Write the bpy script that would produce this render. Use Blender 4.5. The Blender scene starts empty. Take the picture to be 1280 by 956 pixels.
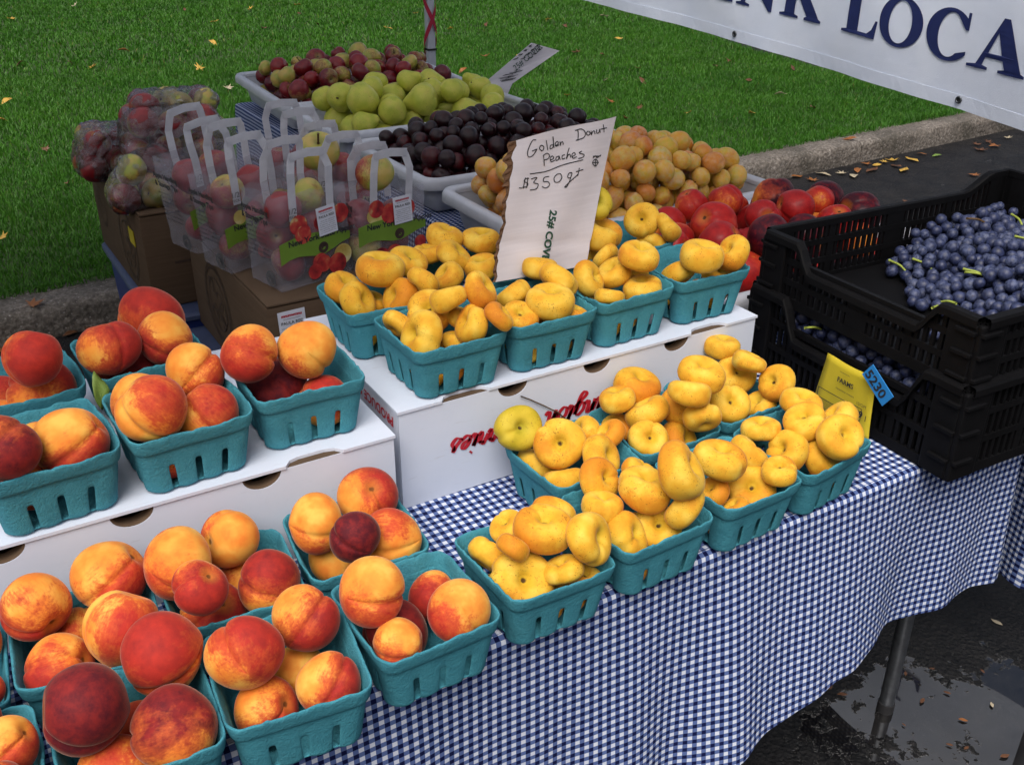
import bpy, bmesh, math, random
import numpy as np
from mathutils import Vector, Matrix, Euler, Quaternion

random.seed(7); RNG = np.random.default_rng(7)
SC = bpy.context.scene
COL = SC.collection
R_ = math.radians
T = 0.74                                   # table top above the road

# ------------------------------------------------------------------ camera
CAM_P = np.array([0.0283, -0.6854, 0.7542 + T])
YAW, PIT, ROL, FPX = 0.54213, 0.47672, 0.00521, 1212.58
def _rot():
    f = np.array([math.sin(YAW)*math.cos(PIT), math.cos(YAW)*math.cos(PIT), -math.sin(PIT)])
    r = np.array([math.cos(YAW), -math.sin(YAW), 0.0]); u = np.cross(r, f)
    c, s = math.cos(ROL), math.sin(ROL)
    return np.array([c*r+s*u, -s*r+c*u, f])
RM = _rot()
def ray(px, py): return RM.T @ np.array([(px-640)/FPX, -(py-478)/FPX, 1.0])
def atz(px, py, z): d = ray(px, py); return CAM_P + d*(z-CAM_P[2])/d[2]
def aty(px, py, y): d = ray(px, py); return CAM_P + d*(y-CAM_P[1])/d[1]
def atx(px, py, x): d = ray(px, py); return CAM_P + d*(x-CAM_P[0])/d[0]
cd = bpy.data.cameras.new('camera'); cam = bpy.data.objects.new('camera', cd); COL.objects.link(cam)
cd.sensor_fit = 'HORIZONTAL'; cd.sensor_width = 36; cd.lens = FPX/1280*36
cd.clip_start = 0.02; cd.clip_end = 400
mw = Matrix(((RM[0][0], RM[1][0], -RM[2][0], CAM_P[0]), (RM[0][1], RM[1][1], -RM[2][1], CAM_P[1]),
             (RM[0][2], RM[1][2], -RM[2][2], CAM_P[2]), (0, 0, 0, 1)))
cam.matrix_world = mw
SC.camera = cam

# ------------------------------------------------------------------ sky, sun, exposure
SUN_EL, SUN_AZ = R_(58), R_(224)           # azimuth clockwise from +Y: light comes from behind the camera, a little left
w = bpy.data.worlds.new('World'); SC.world = w; w.use_nodes = True
nt = w.node_tree; nt.nodes.clear()
sky = nt.nodes.new('ShaderNodeTexSky'); sky.sky_type = 'NISHITA'; sky.sun_disc = False
sky.sun_elevation = SUN_EL; sky.sun_rotation = SUN_AZ; sky.air_density = 1.0; sky.dust_density = 8.0; sky.ozone_density = 1.0
hs = nt.nodes.new('ShaderNodeHueSaturation'); hs.inputs['Saturation'].default_value = 0.95
bg = nt.nodes.new('ShaderNodeBackground'); bg.inputs['Strength'].default_value = 0.078
wo = nt.nodes.new('ShaderNodeOutputWorld')
nt.links.new(sky.outputs[0], hs.inputs['Color']); nt.links.new(hs.outputs[0], bg.inputs[0]); nt.links.new(bg.outputs[0], wo.inputs[0])
sl = bpy.data.lights.new('sun', 'SUN'); sl.energy = 2.0; sl.angle = R_(42); sl.color = (1.0, 0.985, 0.965)
so = bpy.data.objects.new('sun', sl); COL.objects.link(so)
sd = Vector((math.sin(SUN_AZ)*math.cos(SUN_EL), math.cos(SUN_AZ)*math.cos(SUN_EL), math.sin(SUN_EL)))
so.rotation_euler = sd.to_track_quat('Z', 'Y').to_euler(); so.location = (0, -3, 6)
SC.view_settings.view_transform = 'Standard'; SC.view_settings.look = 'None'
SC.view_settings.gamma = 1; SC.view_settings.use_curve_mapping = False
SC.view_settings.exposure = 0.42
SC.cycles.max_bounces = 7; SC.cycles.diffuse_bounces = 2; SC.cycles.glossy_bounces = 3; SC.cycles.transmission_bounces = 4
SC.cycles.transparent_max_bounces = 14; SC.cycles.caustics_reflective = False; SC.cycles.caustics_refractive = False

# ------------------------------------------------------------------ helpers
def tag(o, label=None, cat=None, group=None, kind=None):
    if label: o['label'] = label
    if cat: o['category'] = cat
    if group: o['group'] = group
    if kind: o['kind'] = kind
    return o
def place(name, me, m=None, parent=None, loc=None, rot=None, scale=None):
    o = bpy.data.objects.new(name, me); COL.objects.link(o)
    if m is not None and me is not None and not me.materials: me.materials.append(m)
    if parent is not None: o.parent = parent
    if loc is not None: o.location = loc
    if rot is not None: o.rotation_euler = rot
    if scale is not None: o.scale = scale if hasattr(scale, '__len__') else (scale,)*3
    return o
def empty(name, label, cat, loc=(0, 0, 0), rz=0, group=None):
    o = place(name, None, None, None, loc, (0, 0, rz)); o.empty_display_size = .05
    return tag(o, label, cat, group)
def to_mesh(name, bm, smooth=True, angle=None):
    me = bpy.data.meshes.new(name); bm.normal_update(); bm.to_mesh(me); bm.free()
    if smooth:
        me.polygons.foreach_set('use_smooth', [True]*len(me.polygons))
        if angle: me.set_sharp_from_angle(angle=R_(angle))
    return me
def pydata(name, v, f, smooth=True, angle=None):
    me = bpy.data.meshes.new(name); me.from_pydata([tuple(map(float, p)) for p in v], [], f); me.update()
    if smooth:
        me.polygons.foreach_set('use_smooth', [True]*len(me.polygons))
        if angle: me.set_sharp_from_angle(angle=R_(angle))
    return me
SCRATCH = bpy.data.scenes.new('scratch')
def evaluate(o):
    SCRATCH.collection.objects.link(o)
    with bpy.context.temp_override(scene=SCRATCH, view_layer=SCRATCH.view_layers[0]):
        dg = bpy.context.evaluated_depsgraph_get(); dg.update()
        out = bpy.data.meshes.new_from_object(o.evaluated_get(dg))
    bpy.data.objects.remove(o); return out
def bake(me, mods, name=None):
    o = bpy.data.objects.new('tmp', me)
    for t, kw in mods:
        md = o.modifiers.new(t, t)
        for k, v in kw.items(): setattr(md, k, v)
    out = evaluate(o); out.name = name or me.name
    return out
def bbox(bm, c, s, rot=None, bev=0.0):
    m = Matrix.Translation(Vector(c)) @ (rot.to_4x4() if rot else Matrix.Identity(4)) @ Matrix.Diagonal((s[0], s[1], s[2], 1))
    g = bmesh.ops.create_cube(bm, size=1, matrix=m)
    if bev:
        es = list({e for v in g['verts'] for e in v.link_edges})
        bmesh.ops.bevel(bm, geom=es, offset=bev, segments=2, affect='EDGES', profile=.5)
def tube(bm, pts, r, seg=8, cap=True):
    pts = [Vector(p) for p in pts]; rings = []; n = len(pts)
    rr = r if hasattr(r, '__len__') else [r]*n
    up = Vector((0, 0, 1)); prev = None
    for i, p in enumerate(pts):
        t = (pts[min(i+1, n-1)]-pts[max(i-1, 0)]).normalized()
        if prev is None:
            a = t.cross(up) if abs(t.dot(up)) < .95 else t.cross(Vector((1, 0, 0)))
        else: a = prev-t*prev.dot(t)
        a.normalize(); prev = a; b = t.cross(a)
        rings.append([bm.verts.new(p+(a*math.cos(k*2*math.pi/seg)+b*math.sin(k*2*math.pi/seg))*rr[i]) for k in range(seg)])
    for i in range(n-1):
        for k in range(seg):
            bm.faces.new((rings[i][k], rings[i][(k+1) % seg], rings[i+1][(k+1) % seg], rings[i+1][k]))
    if cap:
        bm.faces.new(rings[0]); bm.faces.new(list(reversed(rings[-1])))
def bez(ps, n=8):
    """Catmull-Rom through points"""
    ps = [Vector(p) for p in ps]
    if len(ps) < 3: return ps
    q = [2*ps[0]-ps[1]]+ps+[2*ps[-1]-ps[-2]]; out = []
    for i in range(1, len(q)-2):
        for k in range(n):
            t = k/n
            out.append(.5*((2*q[i])+(q[i+1]-q[i-1])*t+(2*q[i-1]-5*q[i]+4*q[i+1]-q[i+2])*t*t+(3*q[i]-q[i-1]-3*q[i+1]+q[i+2])*t**3))
    return out+[ps[-1]]
def ribbon(strokes, wd, fn, n=5, taper=False):
    """flat strokes: 2D polylines mapped through fn(x, y)->Vector; one mesh of inked lines"""
    v, f = [], []
    for s in strokes:
        p = bez([Vector((a, b, 0)) for a, b in s], n)
        b0 = len(v)
        for i, q in enumerate(p):
            t = p[min(i+1, len(p)-1)]-p[max(i-1, 0)]
            t = t.normalized() if t.length > 1e-9 else Vector((1, 0, 0))
            ww = wd/2
            if taper: ww *= .35+.65*abs(t.x*.35+t.y*.94)
            nn = Vector((-t.y, t.x, 0))*ww
            v += [fn(*(q+nn).xy), fn(*(q-nn).xy)]
        for i in range(len(p)-1):
            a = b0+2*i; f.append((a, a+1, a+3, a+2))
    return pydata('ink', v, f, False)
def text_mesh(body, size, bold=0.0, shear=0.0, align='LEFT', ex=0.0, sp=1.0):
    cu = bpy.data.curves.new('txt', 'FONT'); cu.body = body; cu.size = size; cu.offset = bold; cu.shear = shear
    cu.align_x = align; cu.extrude = ex; cu.space_character = sp; cu.resolution_u = 3
    me = evaluate(bpy.data.objects.new('tmp', cu)); bpy.data.curves.remove(cu)
    me.name = 'lettering'; return me
def frame(o, x, y, up=None):
    """matrix with text x axis, y axis at origin o"""
    x = Vector(x).normalized(); y = Vector(y); y = (y-x*y.dot(x)).normalized(); z = x.cross(y)
    return Matrix(((x.x, y.x, z.x, o[0]), (x.y, y.y, z.y, o[1]), (x.z, y.z, z.z, o[2]), (0, 0, 0, 1)))
def lettering(name, body, size, m, M, parent, **kw):
    me = text_mesh(body, size, **kw); me.transform(M)
    return place(name, me, m, parent)

# ------------------------------------------------------------------ materials
def new_mat(name):
    m = bpy.data.materials.new(name); m.use_nodes = True
    n = m.node_tree.nodes; b = n['Principled BSDF']
    return m, n, m.node_tree.links, b
def setp(b, **kw):
    names = dict(color='Base Color', rough='Roughness', metal='Metallic', spec='Specular IOR Level', coat='Coat Weight', coatr='Coat Roughness',
                 sheen='Sheen Weight', sheenr='Sheen Roughness', sheent='Sheen Tint', trans='Transmission Weight', alpha='Alpha', sss='Subsurface Weight', ior='IOR')
    for k, v in kw.items():
        i = b.inputs[names[k]]
        i.default_value = (v[0], v[1], v[2], 1) if isinstance(v, tuple) else v
def noise(n, scale, detail=3, rough=.55, vec=None, L=None, dist=0.0):
    t = n.new('ShaderNodeTexNoise'); t.inputs['Scale'].default_value = scale; t.inputs['Detail'].default_value = detail
    t.inputs['Roughness'].default_value = rough; t.inputs['Distortion'].default_value = dist
    if vec is not None: L.new(vec, t.inputs['Vector'])
    return t
def ramp(n, L, src, stops, interp='LINEAR'):
    r = n.new('ShaderNodeValToRGB'); cr = r.color_ramp; cr.interpolation = interp
    while len(cr.elements) < len(stops): cr.elements.new(.5)
    for e, (p, c) in zip(cr.elements, stops):
        e.position = p; e.color = (c[0], c[1], c[2], 1) if hasattr(c, '__len__') else (c, c, c, 1)
    L.new(src, r.inputs[0]); return r.outputs[0]
def mix(n, L, fac, a, b, mode='MIX'):
    x = n.new('ShaderNodeMix'); x.data_type = 'RGBA'; x.blend_type = mode
    for sock, val in ((x.inputs[0], fac), (x.inputs[6], a), (x.inputs[7], b)):
        if isinstance(val, (int, float)): sock.default_value = val
        elif isinstance(val, tuple): sock.default_value = (val[0], val[1], val[2], 1)
        else: L.new(val, sock)
    return x.outputs[2]
def math_(n, L, op, a, b=0.0, c=None, clamp=False):
    x = n.new('ShaderNodeMath'); x.operation = op; x.use_clamp = clamp
    for i, val in enumerate((a, b) if c is None else (a, b, c)):
        if isinstance(val, (int, float)): x.inputs[i].default_value = val
        else: L.new(val, x.inputs[i])
    return x.outputs[0]
def bump(n, L, b, h, strength=.3, dist=.001):
    x = n.new('ShaderNodeBump'); x.inputs['Strength'].default_value = strength; x.inputs['Distance'].default_value = dist
    L.new(h, x.inputs['Height']); L.new(x.outputs[0], b.inputs['Normal']); return x
def coords(n, L, which='Object', seeded=False):
    t = n.new('ShaderNodeTexCoord'); o = t.outputs[which]
    if seeded:
        oi = n.new('ShaderNodeObjectInfo'); v = n.new('ShaderNodeVectorMath'); v.operation = 'ADD'
        s = n.new('ShaderNodeVectorMath'); s.operation = 'SCALE'; s.inputs[0].default_value = (37, 19, 53)
        L.new(oi.outputs['Random'], s.inputs['Scale']); L.new(o, v.inputs[0]); L.new(s.outputs[0], v.inputs[1]); o = v.outputs[0]
    return o
def plain(name, color, rough=.6, var=.12, scale=30, bstr=0.0, bscale=200, bdist=.0005, **kw):
    """a single coloured surface with slight mottling and fine relief"""
    m, n, L, b = new_mat(name); c = coords(n, L, 'Object', True)
    t = noise(n, scale, 4, .6, c, L)
    lo = tuple(x*(1-var) for x in color); hi = tuple(min(1, x*(1+var)) for x in color)
    L.new(ramp(n, L, t.outputs[0], [(.3, lo), (.7, hi)]), b.inputs['Base Color'])
    setp(b, rough=rough, **kw)
    if bstr:
        t2 = noise(n, bscale, 3, .6, c, L); bump(n, L, b, t2.outputs[0], bstr, bdist)
    return m
M = {}
def fruit_mat(name, stops, blush, dark, rough=.5, fuzz=0.0, bloom=0.0, speck=None, gloss=0.0, blush_scale=1.0, streak=0.0, mid=None, scar=None, bloomc=(.62, .58, .60), dot=.95, scarw=.75, side=.42):
    """stops: ground colour ramp; object colour r = how much blush, g = how dark it is"""
    m, n, L, b = new_mat(name)
    raw = coords(n, L, 'Object'); c = coords(n, L, 'Object', True)
    oi = n.new('ShaderNodeObjectInfo'); sep = n.new('ShaderNodeSeparateColor'); L.new(oi.outputs['Color'], sep.inputs[0])
    g = noise(n, 1.3, 3, .5, c, L); ground = ramp(n, L, g.outputs[0], stops)
    col = ground
    if blush:
        sx = n.new('ShaderNodeSeparateXYZ'); L.new(raw, sx.inputs[0])
        n1 = noise(n, 1.1*blush_scale, 4, .6, c, L, .3)
        grad = math_(n, L, 'MULTIPLY_ADD', sx.outputs[1], side, 0.0)
        v = math_(n, L, 'MULTIPLY_ADD', n1.outputs[0], 1.5, -.75)
        v = math_(n, L, 'ADD', v, grad)
        if streak:
            st = n.new('ShaderNodeMapping'); st.inputs['Scale'].default_value = (7, 7, .8); L.new(c, st.inputs[0])
            n3 = noise(n, 2.2, 3, .6, st.outputs[0], L); v = math_(n, L, 'ADD', v, math_(n, L, 'MULTIPLY_ADD', n3.outputs[0], streak, -streak/2))
        n2 = noise(n, 9, 4, .7, c, L)
        v = math_(n, L, 'ADD', v, math_(n, L, 'MULTIPLY_ADD', n2.outputs[0], .42, -.21))
        r2 = math_(n, L, 'MULTIPLY_ADD', sep.outputs[0], 1.9, -.72)
        v = math_(n, L, 'ADD', v, r2)
        mask = ramp(n, L, v, [(.18, 0.), (.42, .55), (.72, 1.)])
        if mid: ground = mix(n, L, ramp(n, L, v, [(0., 0.), (.10, .12), (.42, .95)]), ground, mid)
        nb = noise(n, 3.2, 4, .65, c, L)
        dm = math_(n, L, 'MULTIPLY_ADD', nb.outputs[0], 1.2, -.6)
        dm = math_(n, L, 'ADD', dm, sep.outputs[1], clamp=True)
        bc = mix(n, L, dm, blush, dark)
        col = mix(n, L, mask, ground, bc)
    if speck:
        ns = noise(n, 14, 3, .7, c, L); nl = noise(n, 2.0, 2, .5, c, L)
        sm = ramp(n, L, math_(n, L, 'ADD', ns.outputs[0], math_(n, L, 'MULTIPLY', nl.outputs[0], .35)), [(.79, 0.), (.88, .7)])
        col = mix(n, L, sm, col, speck)
    if bloom:
        nb2 = noise(n, 2.5, 4, .6, c, L); bm_ = math_(n, L, 'MULTIPLY', ramp(n, L, nb2.outputs[0], [(.38, 0.), (.72, bloom)]), math_(n, L, 'MULTIPLY_ADD', oi.outputs['Random'], 1.7, .25))
        col = mix(n, L, bm_, col, bloomc)
        setp(b, rough=rough); L.new(math_(n, L, 'MULTIPLY_ADD', bm_, .5, rough), b.inputs['Roughness'])
    else: setp(b, rough=rough)
    if scar:                                # stem scar in the hollow, tinted skin round it
        sz_ = n.new('ShaderNodeSeparateXYZ'); L.new(raw, sz_.inputs[0])
        rd = math_(n, L, 'SQRT', math_(n, L, 'ADD', math_(n, L, 'MULTIPLY', sz_.outputs[0], sz_.outputs[0]), math_(n, L, 'MULTIPLY', sz_.outputs[1], sz_.outputs[1])))
        rd = math_(n, L, 'ADD', rd, math_(n, L, 'MULTIPLY', math_(n, L, 'LESS_THAN', sz_.outputs[2], 0.0), 5.0))
        rn = noise(n, 5, 3, .6, c, L); rd = math_(n, L, 'MULTIPLY_ADD', rn.outputs[0], .12, rd)
        col = mix(n, L, ramp(n, L, rd, [(.10, scarw), (.50, 0.)]), col, scar)
        col = mix(n, L, ramp(n, L, rd, [(.115, dot), (.17, 0.)]), col, (.055, .022, .008))
    L.new(col, b.inputs['Base Color'])
    if fuzz: setp(b, sheen=fuzz, sheenr=.3, sheent=(1, .75, .6), spec=.2)
    if gloss: setp(b, coat=gloss, coatr=.12)
    nf = noise(n, 40 if fuzz else 12, 3, .6, c, L); bump(n, L, b, nf.outputs[0], .3 if fuzz else .15, .0006)
    return m
M['peach'] = fruit_mat('peach_skin', [(.34, (.76, .22, .030)), (.5, (.81, .32, .048)), (.66, (.84, .45, .085))], (.46, .032, .020), (.085, .008, .014), .72, .34, streak=.45, mid=(.70, .135, .030), scar=(.70, .34, .04), dot=.75, scarw=.4, side=.55)
M['donut'] = fruit_mat('donut_peach_skin', [(.32, (.68, .31, .022)), (.5, (.75, .42, .036)), (.70, (.80, .54, .080))], (.66, .24, .018), (.52, .16, .014), .70, .22, speck=(.20, .06, .012), scar=(.50, .36, .02), mid=(.72, .34, .024))
M['greendonut'] = fruit_mat('green_donut_skin', [(.3, (.46, .35, .02)), (.5, (.56, .41, .03)), (.72, (.60, .46, .05))], None, None, .68, .15, speck=(.22, .1, .02), scar=(.30, .28, .02))
M['apple'] = fruit_mat('apple_skin', [(.35, (.36, .40, .05)), (.6, (.58, .42, .10))], (.30, .012, .016), (.08, .004, .010), .38, gloss=.2, streak=.7, scar=(.30, .26, .06))
M['pear'] = fruit_mat('pear_skin', [(.3, (.48, .54, .05)), (.55, (.62, .62, .08)), (.75, (.70, .62, .12))], None, None, .48, speck=(.25, .17, .03))
M['plum'] = fruit_mat('plum_skin', [(.3, (.007, .001, .003)), (.7, (.026, .002, .004))], (.13, .003, .006), (.008, .001, .003), .40, gloss=.05)
M['yplum'] = fruit_mat('yellow_plum_skin', [(.3, (.68, .50, .035)), (.5, (.85, .48, .042)), (.75, (.86, .38, .030))], (.80, .30, .022), (.72, .19, .02), .40, gloss=.1, bloom=.30, bloomc=(.76, .66, .52))
M['nect'] = fruit_mat('nectarine_skin', [(.3, (.74, .22, .03)), (.7, (.80, .36, .05))], (.46, .016, .014), (.04, .003, .010), .48, .06, gloss=.08, mid=(.62, .07, .02), scar=(.6, .2, .04))
M['grape'] = fruit_mat('grape_skin', [(.3, (.006, .008, .028)), (.55, (.015, .022, .072)), (.8, (.034, .048, .13))], None, None, .45, bloom=.26, bloomc=(.18, .22, .36))
M['twig'] = plain('dry_stem', (.10, .055, .02), .8)
M['greenstem'] = plain('green_stem', (.28, .34, .05), .6)

def pulp():
    m, n, L, b = new_mat('teal_pulp'); c = coords(n, L, 'Object', True)
    t = noise(n, 35, 4, .65, c, L); t2 = noise(n, 420, 3, .7, c, L)
    a = ramp(n, L, t.outputs[0], [(.3, (.040, .215, .280)), (.7, (.060, .290, .360))])
    oi = n.new('ShaderNodeObjectInfo'); a = mix(n, L, math_(n, L, 'MULTIPLY', oi.outputs['Random'], .35), a, (.028, .175, .245))
    st = noise(n, 11, 5, .6, c, L); a = mix(n, L, ramp(n, L, st.outputs[0], [(.58, 0.), (.75, .35)]), a, (.03, .11, .12))
    col = mix(n, L, ramp(n, L, t2.outputs[0], [(.35, 0.), (.75, .40)]), a, (.10, .34, .41))
    L.new(col, b.inputs['Base Color']); setp(b, rough=.92, spec=.2)
    t3 = noise(n, 130, 4, .7, c, L); bump(n, L, b, math_(n, L, 'MULTIPLY_ADD', t3.outputs[0], 1.2, t2.outputs[0]), .6, .0024); return m
M['pulp'] = pulp()

def gingham():
    m, n, L, b = new_mat('gingham_cloth')
    uv = n.new('ShaderNodeUVMap').outputs[0]; sx = n.new('ShaderNodeSeparateXYZ'); L.new(uv, sx.inputs[0])
    P = .0127
    st = []
    for o in (0, 1):
        fr = math_(n, L, 'FRACT', math_(n, L, 'DIVIDE', sx.outputs[o], P))
        tri = math_(n, L, 'ABSOLUTE', math_(n, L, 'SUBTRACT', fr, .5))
        st.append(ramp(n, L, tri, [(.235, 0.), (.265, 1.)]))
    s = math_(n, L, 'ADD', st[0], st[1])
    col = ramp(n, L, math_(n, L, 'MULTIPLY', s, .5), [(.0, (.66, .70, .80)), (.26, (.095, .145, .34)), (.74, (.095, .145, .34)), (1., (.004, .007, .05))])
    # weave
    wv = n.new('ShaderNodeTexWave'); wv.inputs['Scale'].default_value = 700; wv.wave_type = 'BANDS'; L.new(uv, wv.inputs[0])
    nz = noise(n, 900, 2, .6, uv, L)
    L.new(mix(n, L, .12, col, nz.outputs[0], 'OVERLAY'), b.inputs['Base Color'])
    setp(b, rough=.9, spec=.15); n2 = noise(n, 14, 4, .5, uv, L)
    bump(n, L, b, math_(n, L, 'ADD', nz.outputs[0], math_(n, L, 'MULTIPLY', n2.outputs[0], 6)), .35, .0012)
    return m
M['gingham'] = gingham()

def cardboard(name, base, dark):
    m, n, L, b = new_mat(name); c = coords(n, L, 'Object', True)
    mp = n.new('ShaderNodeMapping'); mp.inputs['Scale'].default_value = (3, 3, 60); L.new(c, mp.inputs[0])
    t = noise(n, 3, 4, .6, mp.outputs[0], L); t2 = noise(n, 9, 5, .6, c, L); t3 = noise(n, 300, 3, .6, c, L)
    a = ramp(n, L, t.outputs[0], [(.3, dark), (.7, base)])
    L.new(mix(n, L, ramp(n, L, t2.outputs[0], [(.55, 0.), (.8, .35)]), a, tuple(x*.72 for x in dark)), b.inputs['Base Color'])
    setp(b, rough=.85, spec=.25); bump(n, L, b, math_(n, L, 'ADD', t.outputs[0], t3.outputs[0]), .2, .0006); return m
M['kraft'] = cardboard('kraft_cardboard', (.112, .073, .045), (.090, .056, .033))
M['kraftdark'] = cardboard('kraft_core', (.17, .09, .05), (.10, .055, .03))
def whitebox():
    m, n, L, b = new_mat('white_coated_board'); c = coords(n, L, 'Object')
    t = noise(n, 6, 5, .6, c, L); mp = n.new('ShaderNodeMapping'); mp.inputs['Scale'].default_value = (1.2, 9, 9); L.new(c, mp.inputs[0])
    t2 = noise(n, 22, 5, .7, mp.outputs[0], L)
    a = ramp(n, L, t.outputs[0], [(.3, (.62, .68, .80)), (.7, (.69, .74, .85))])
    L.new(mix(n, L, ramp(n, L, t2.outputs[0], [(.60, 0.), (.76, .5)]), a, (.46, .46, .50)), b.inputs['Base Color'])
    setp(b, rough=.45, spec=.4); t3 = noise(n, 160, 3, .5, c, L); bump(n, L, b, math_(n, L, 'ADD', math_(n, L, 'MULTIPLY', t.outputs[0], 3), t3.outputs[0]), .12, .001); return m
M['white'] = whitebox()
M['paperwhite'] = cardboard('white_faced_card', (.68, .65, .69), (.61, .58, .62))
M['red'] = plain('red_ink', (.50, .015, .03), .5)
M['black'] = plain('black_ink', (.02, .02, .022), .6)
M['greenink'] = plain('dark_green_ink', (.01, .06, .035), .6)
M['navy'] = plain('navy_ink', (.012, .022, .11), .55)
M['stickerw'] = plain('white_sticker', (.72, .74, .82), .5, .05)
M['greyink'] = plain('grey_ink', (.10, .10, .11), .6)
M['brownink'] = plain('brown_ink', (.055, .032, .022), .7)
M['tray'] = plain('grey_tray_plastic', (.64, .66, .72), .42, .10, 12, .25, 60, .001, spec=.4)
M['steel'] = plain('galvanised_tube', (.12, .13, .145), .4, .2, 60, metal=.7)
M['legwhite'] = plain('white_painted_pole', (.55, .58, .64), .4, .06)
M['ribbon'] = plain('red_ribbon', (.42, .015, .05), .5)
M['crate'] = plain('black_crate_plastic', (.0035, .0035, .0042), .6, .25, 25, .25, 90, .001, spec=.14)
M['blue'] = plain('blue_plastic', (.012, .03, .17), .5, .15, 10, .15, 60)
M['binrim'] = plain('grey_bin_rim', (.055, .075, .15), .5)
M['yellow'] = plain('yellow_tag', (.56, .44, .02), .55, .06)
M['bluetag'] = plain('blue_tag', (.02, .22, .58), .5, .06)
M['lime'] = plain('lime_print', (.16, .28, .025), .5, .08)
def printm(name, st):
    m, n, L, b = new_mat(name); c = coords(n, L, 'Object', True); t = noise(n, 45, 3, .5, c, L)
    L.new(ramp(n, L, t.outputs[0], st), b.inputs['Base Color']); setp(b, rough=.5); return m
M['redprint'] = printm('red_apple_print', [(.30, (.16, .008, .012)), (.52, (.50, .03, .03)), (.62, (.55, .10, .05)), (.72, (.62, .50, .22))])
M['yellowprint'] = printm('yellow_apple_print', [(.3, (.42, .28, .05)), (.55, (.62, .52, .16)), (.75, (.75, .70, .45))])
M['tabletop'] = plain('table_top_plastic', (.45, .44, .42), .6)
def canopy_mat():
    m, n, L, b = new_mat('canopy_fabric'); setp(b, color=(.74, .76, .80), rough=.8); out = n['Material Output']
    tl = n.new('ShaderNodeBsdfTranslucent'); tl.inputs[0].default_value = (.72, .75, .82, 1); x = n.new('ShaderNodeMixShader'); x.inputs[0].default_value = .52
    L.new(b.outputs[0], x.inputs[1]); L.new(tl.outputs[0], x.inputs[2]); L.new(x.outputs[0], out.inputs[0]); return m
M['canopy'] = canopy_mat()
def frosted(name, fac, col, rough):
    m, n, L, b = new_mat(name); c = coords(n, L, 'Object', True)
    out = n['Material Output']; tr = n.new('ShaderNodeBsdfTransparent'); tr.inputs[0].default_value = (.97, .97, .98, 1)
    tl = n.new('ShaderNodeBsdfTranslucent'); tl.inputs[0].default_value = (*col, 1)
    setp(b, color=col, rough=rough, spec=.5); t = noise(n, 22, 5, .6, c, L); bump(n, L, b, t.outputs[0], .6, .012)
    a = n.new('ShaderNodeMixShader'); a.inputs[0].default_value = .35; L.new(b.outputs[0], a.inputs[1]); L.new(tl.outputs[0], a.inputs[2])
    x = n.new('ShaderNodeMixShader'); L.new(ramp(n, L, t.outputs[0], [(.3, max(0, fac-.08)), (.7, min(1, fac+.10))]), x.inputs[0])
    L.new(tr.outputs[0], x.inputs[1]); L.new(a.outputs[0], x.inputs[2]); L.new(x.outputs[0], out.inputs[0]); return m
M['frost'] = frosted('frosted_bag_film', .20, (.70, .70, .80), .30)
M['handle'] = frosted('bag_handle_film', .86, (.80, .81, .86), .4)
def clearfilm():
    m, n, L, b = new_mat('clear_bag_film'); c = coords(n, L, 'Object', True)
    out = n['Material Output']; tr = n.new('ShaderNodeBsdfTransparent'); tr.inputs[0].default_value = (.98, .98, .985, 1)
    gl = n.new('ShaderNodeBsdfGlossy'); gl.inputs['Roughness'].default_value = .07; gl.inputs[0].default_value = (.9, .9, .95, 1)
    df = n.new('ShaderNodeBsdfDiffuse'); df.inputs[0].default_value = (.55, .55, .6, 1)
    t = noise(n, 26, 5, .65, c, L, .8); bp_ = n.new('ShaderNodeBump'); bp_.inputs['Strength'].default_value = 1; bp_.inputs['Distance'].default_value = .012
    L.new(t.outputs[0], bp_.inputs['Height']); L.new(bp_.outputs[0], gl.inputs['Normal'])
    fr = n.new('ShaderNodeFresnel'); fr.inputs[0].default_value = 1.5; L.new(bp_.outputs[0], fr.inputs['Normal'])
    a = n.new('ShaderNodeMixShader'); L.new(math_(n, L, 'MULTIPLY_ADD', fr.outputs[0], 1.15, .04, clamp=True), a.inputs[0]); L.new(tr.outputs[0], a.inputs[1]); L.new(gl.outputs[0], a.inputs[2])
    x = n.new('ShaderNodeMixShader'); L.new(ramp(n, L, t.outputs[0], [(.50, .0), (.75, .10)]), x.inputs[0]); L.new(a.outputs[0], x.inputs[1]); L.new(df.outputs[0], x.inputs[2])
    L.new(x.outputs[0], out.inputs[0]); return m
M['clear'] = clearfilm()
def banner_mat():
    m, n, L, b = new_mat('banner_vinyl'); c = coords(n, L, 'Object')
    t = noise(n, 5, 4, .5, c, L); t2 = noise(n, 500, 2, .5, c, L)
    L.new(ramp(n, L, t.outputs[0], [(.3, (.72, .80, .96)), (.7, (.78, .85, .98))]), b.inputs['Base Color']); setp(b, rough=.5)
    bump(n, L, b, math_(n, L, 'ADD', math_(n, L, 'MULTIPLY', t.outputs[0], 8), t2.outputs[0]), .25, .004); return m
M['banner'] = banner_mat()
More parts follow.
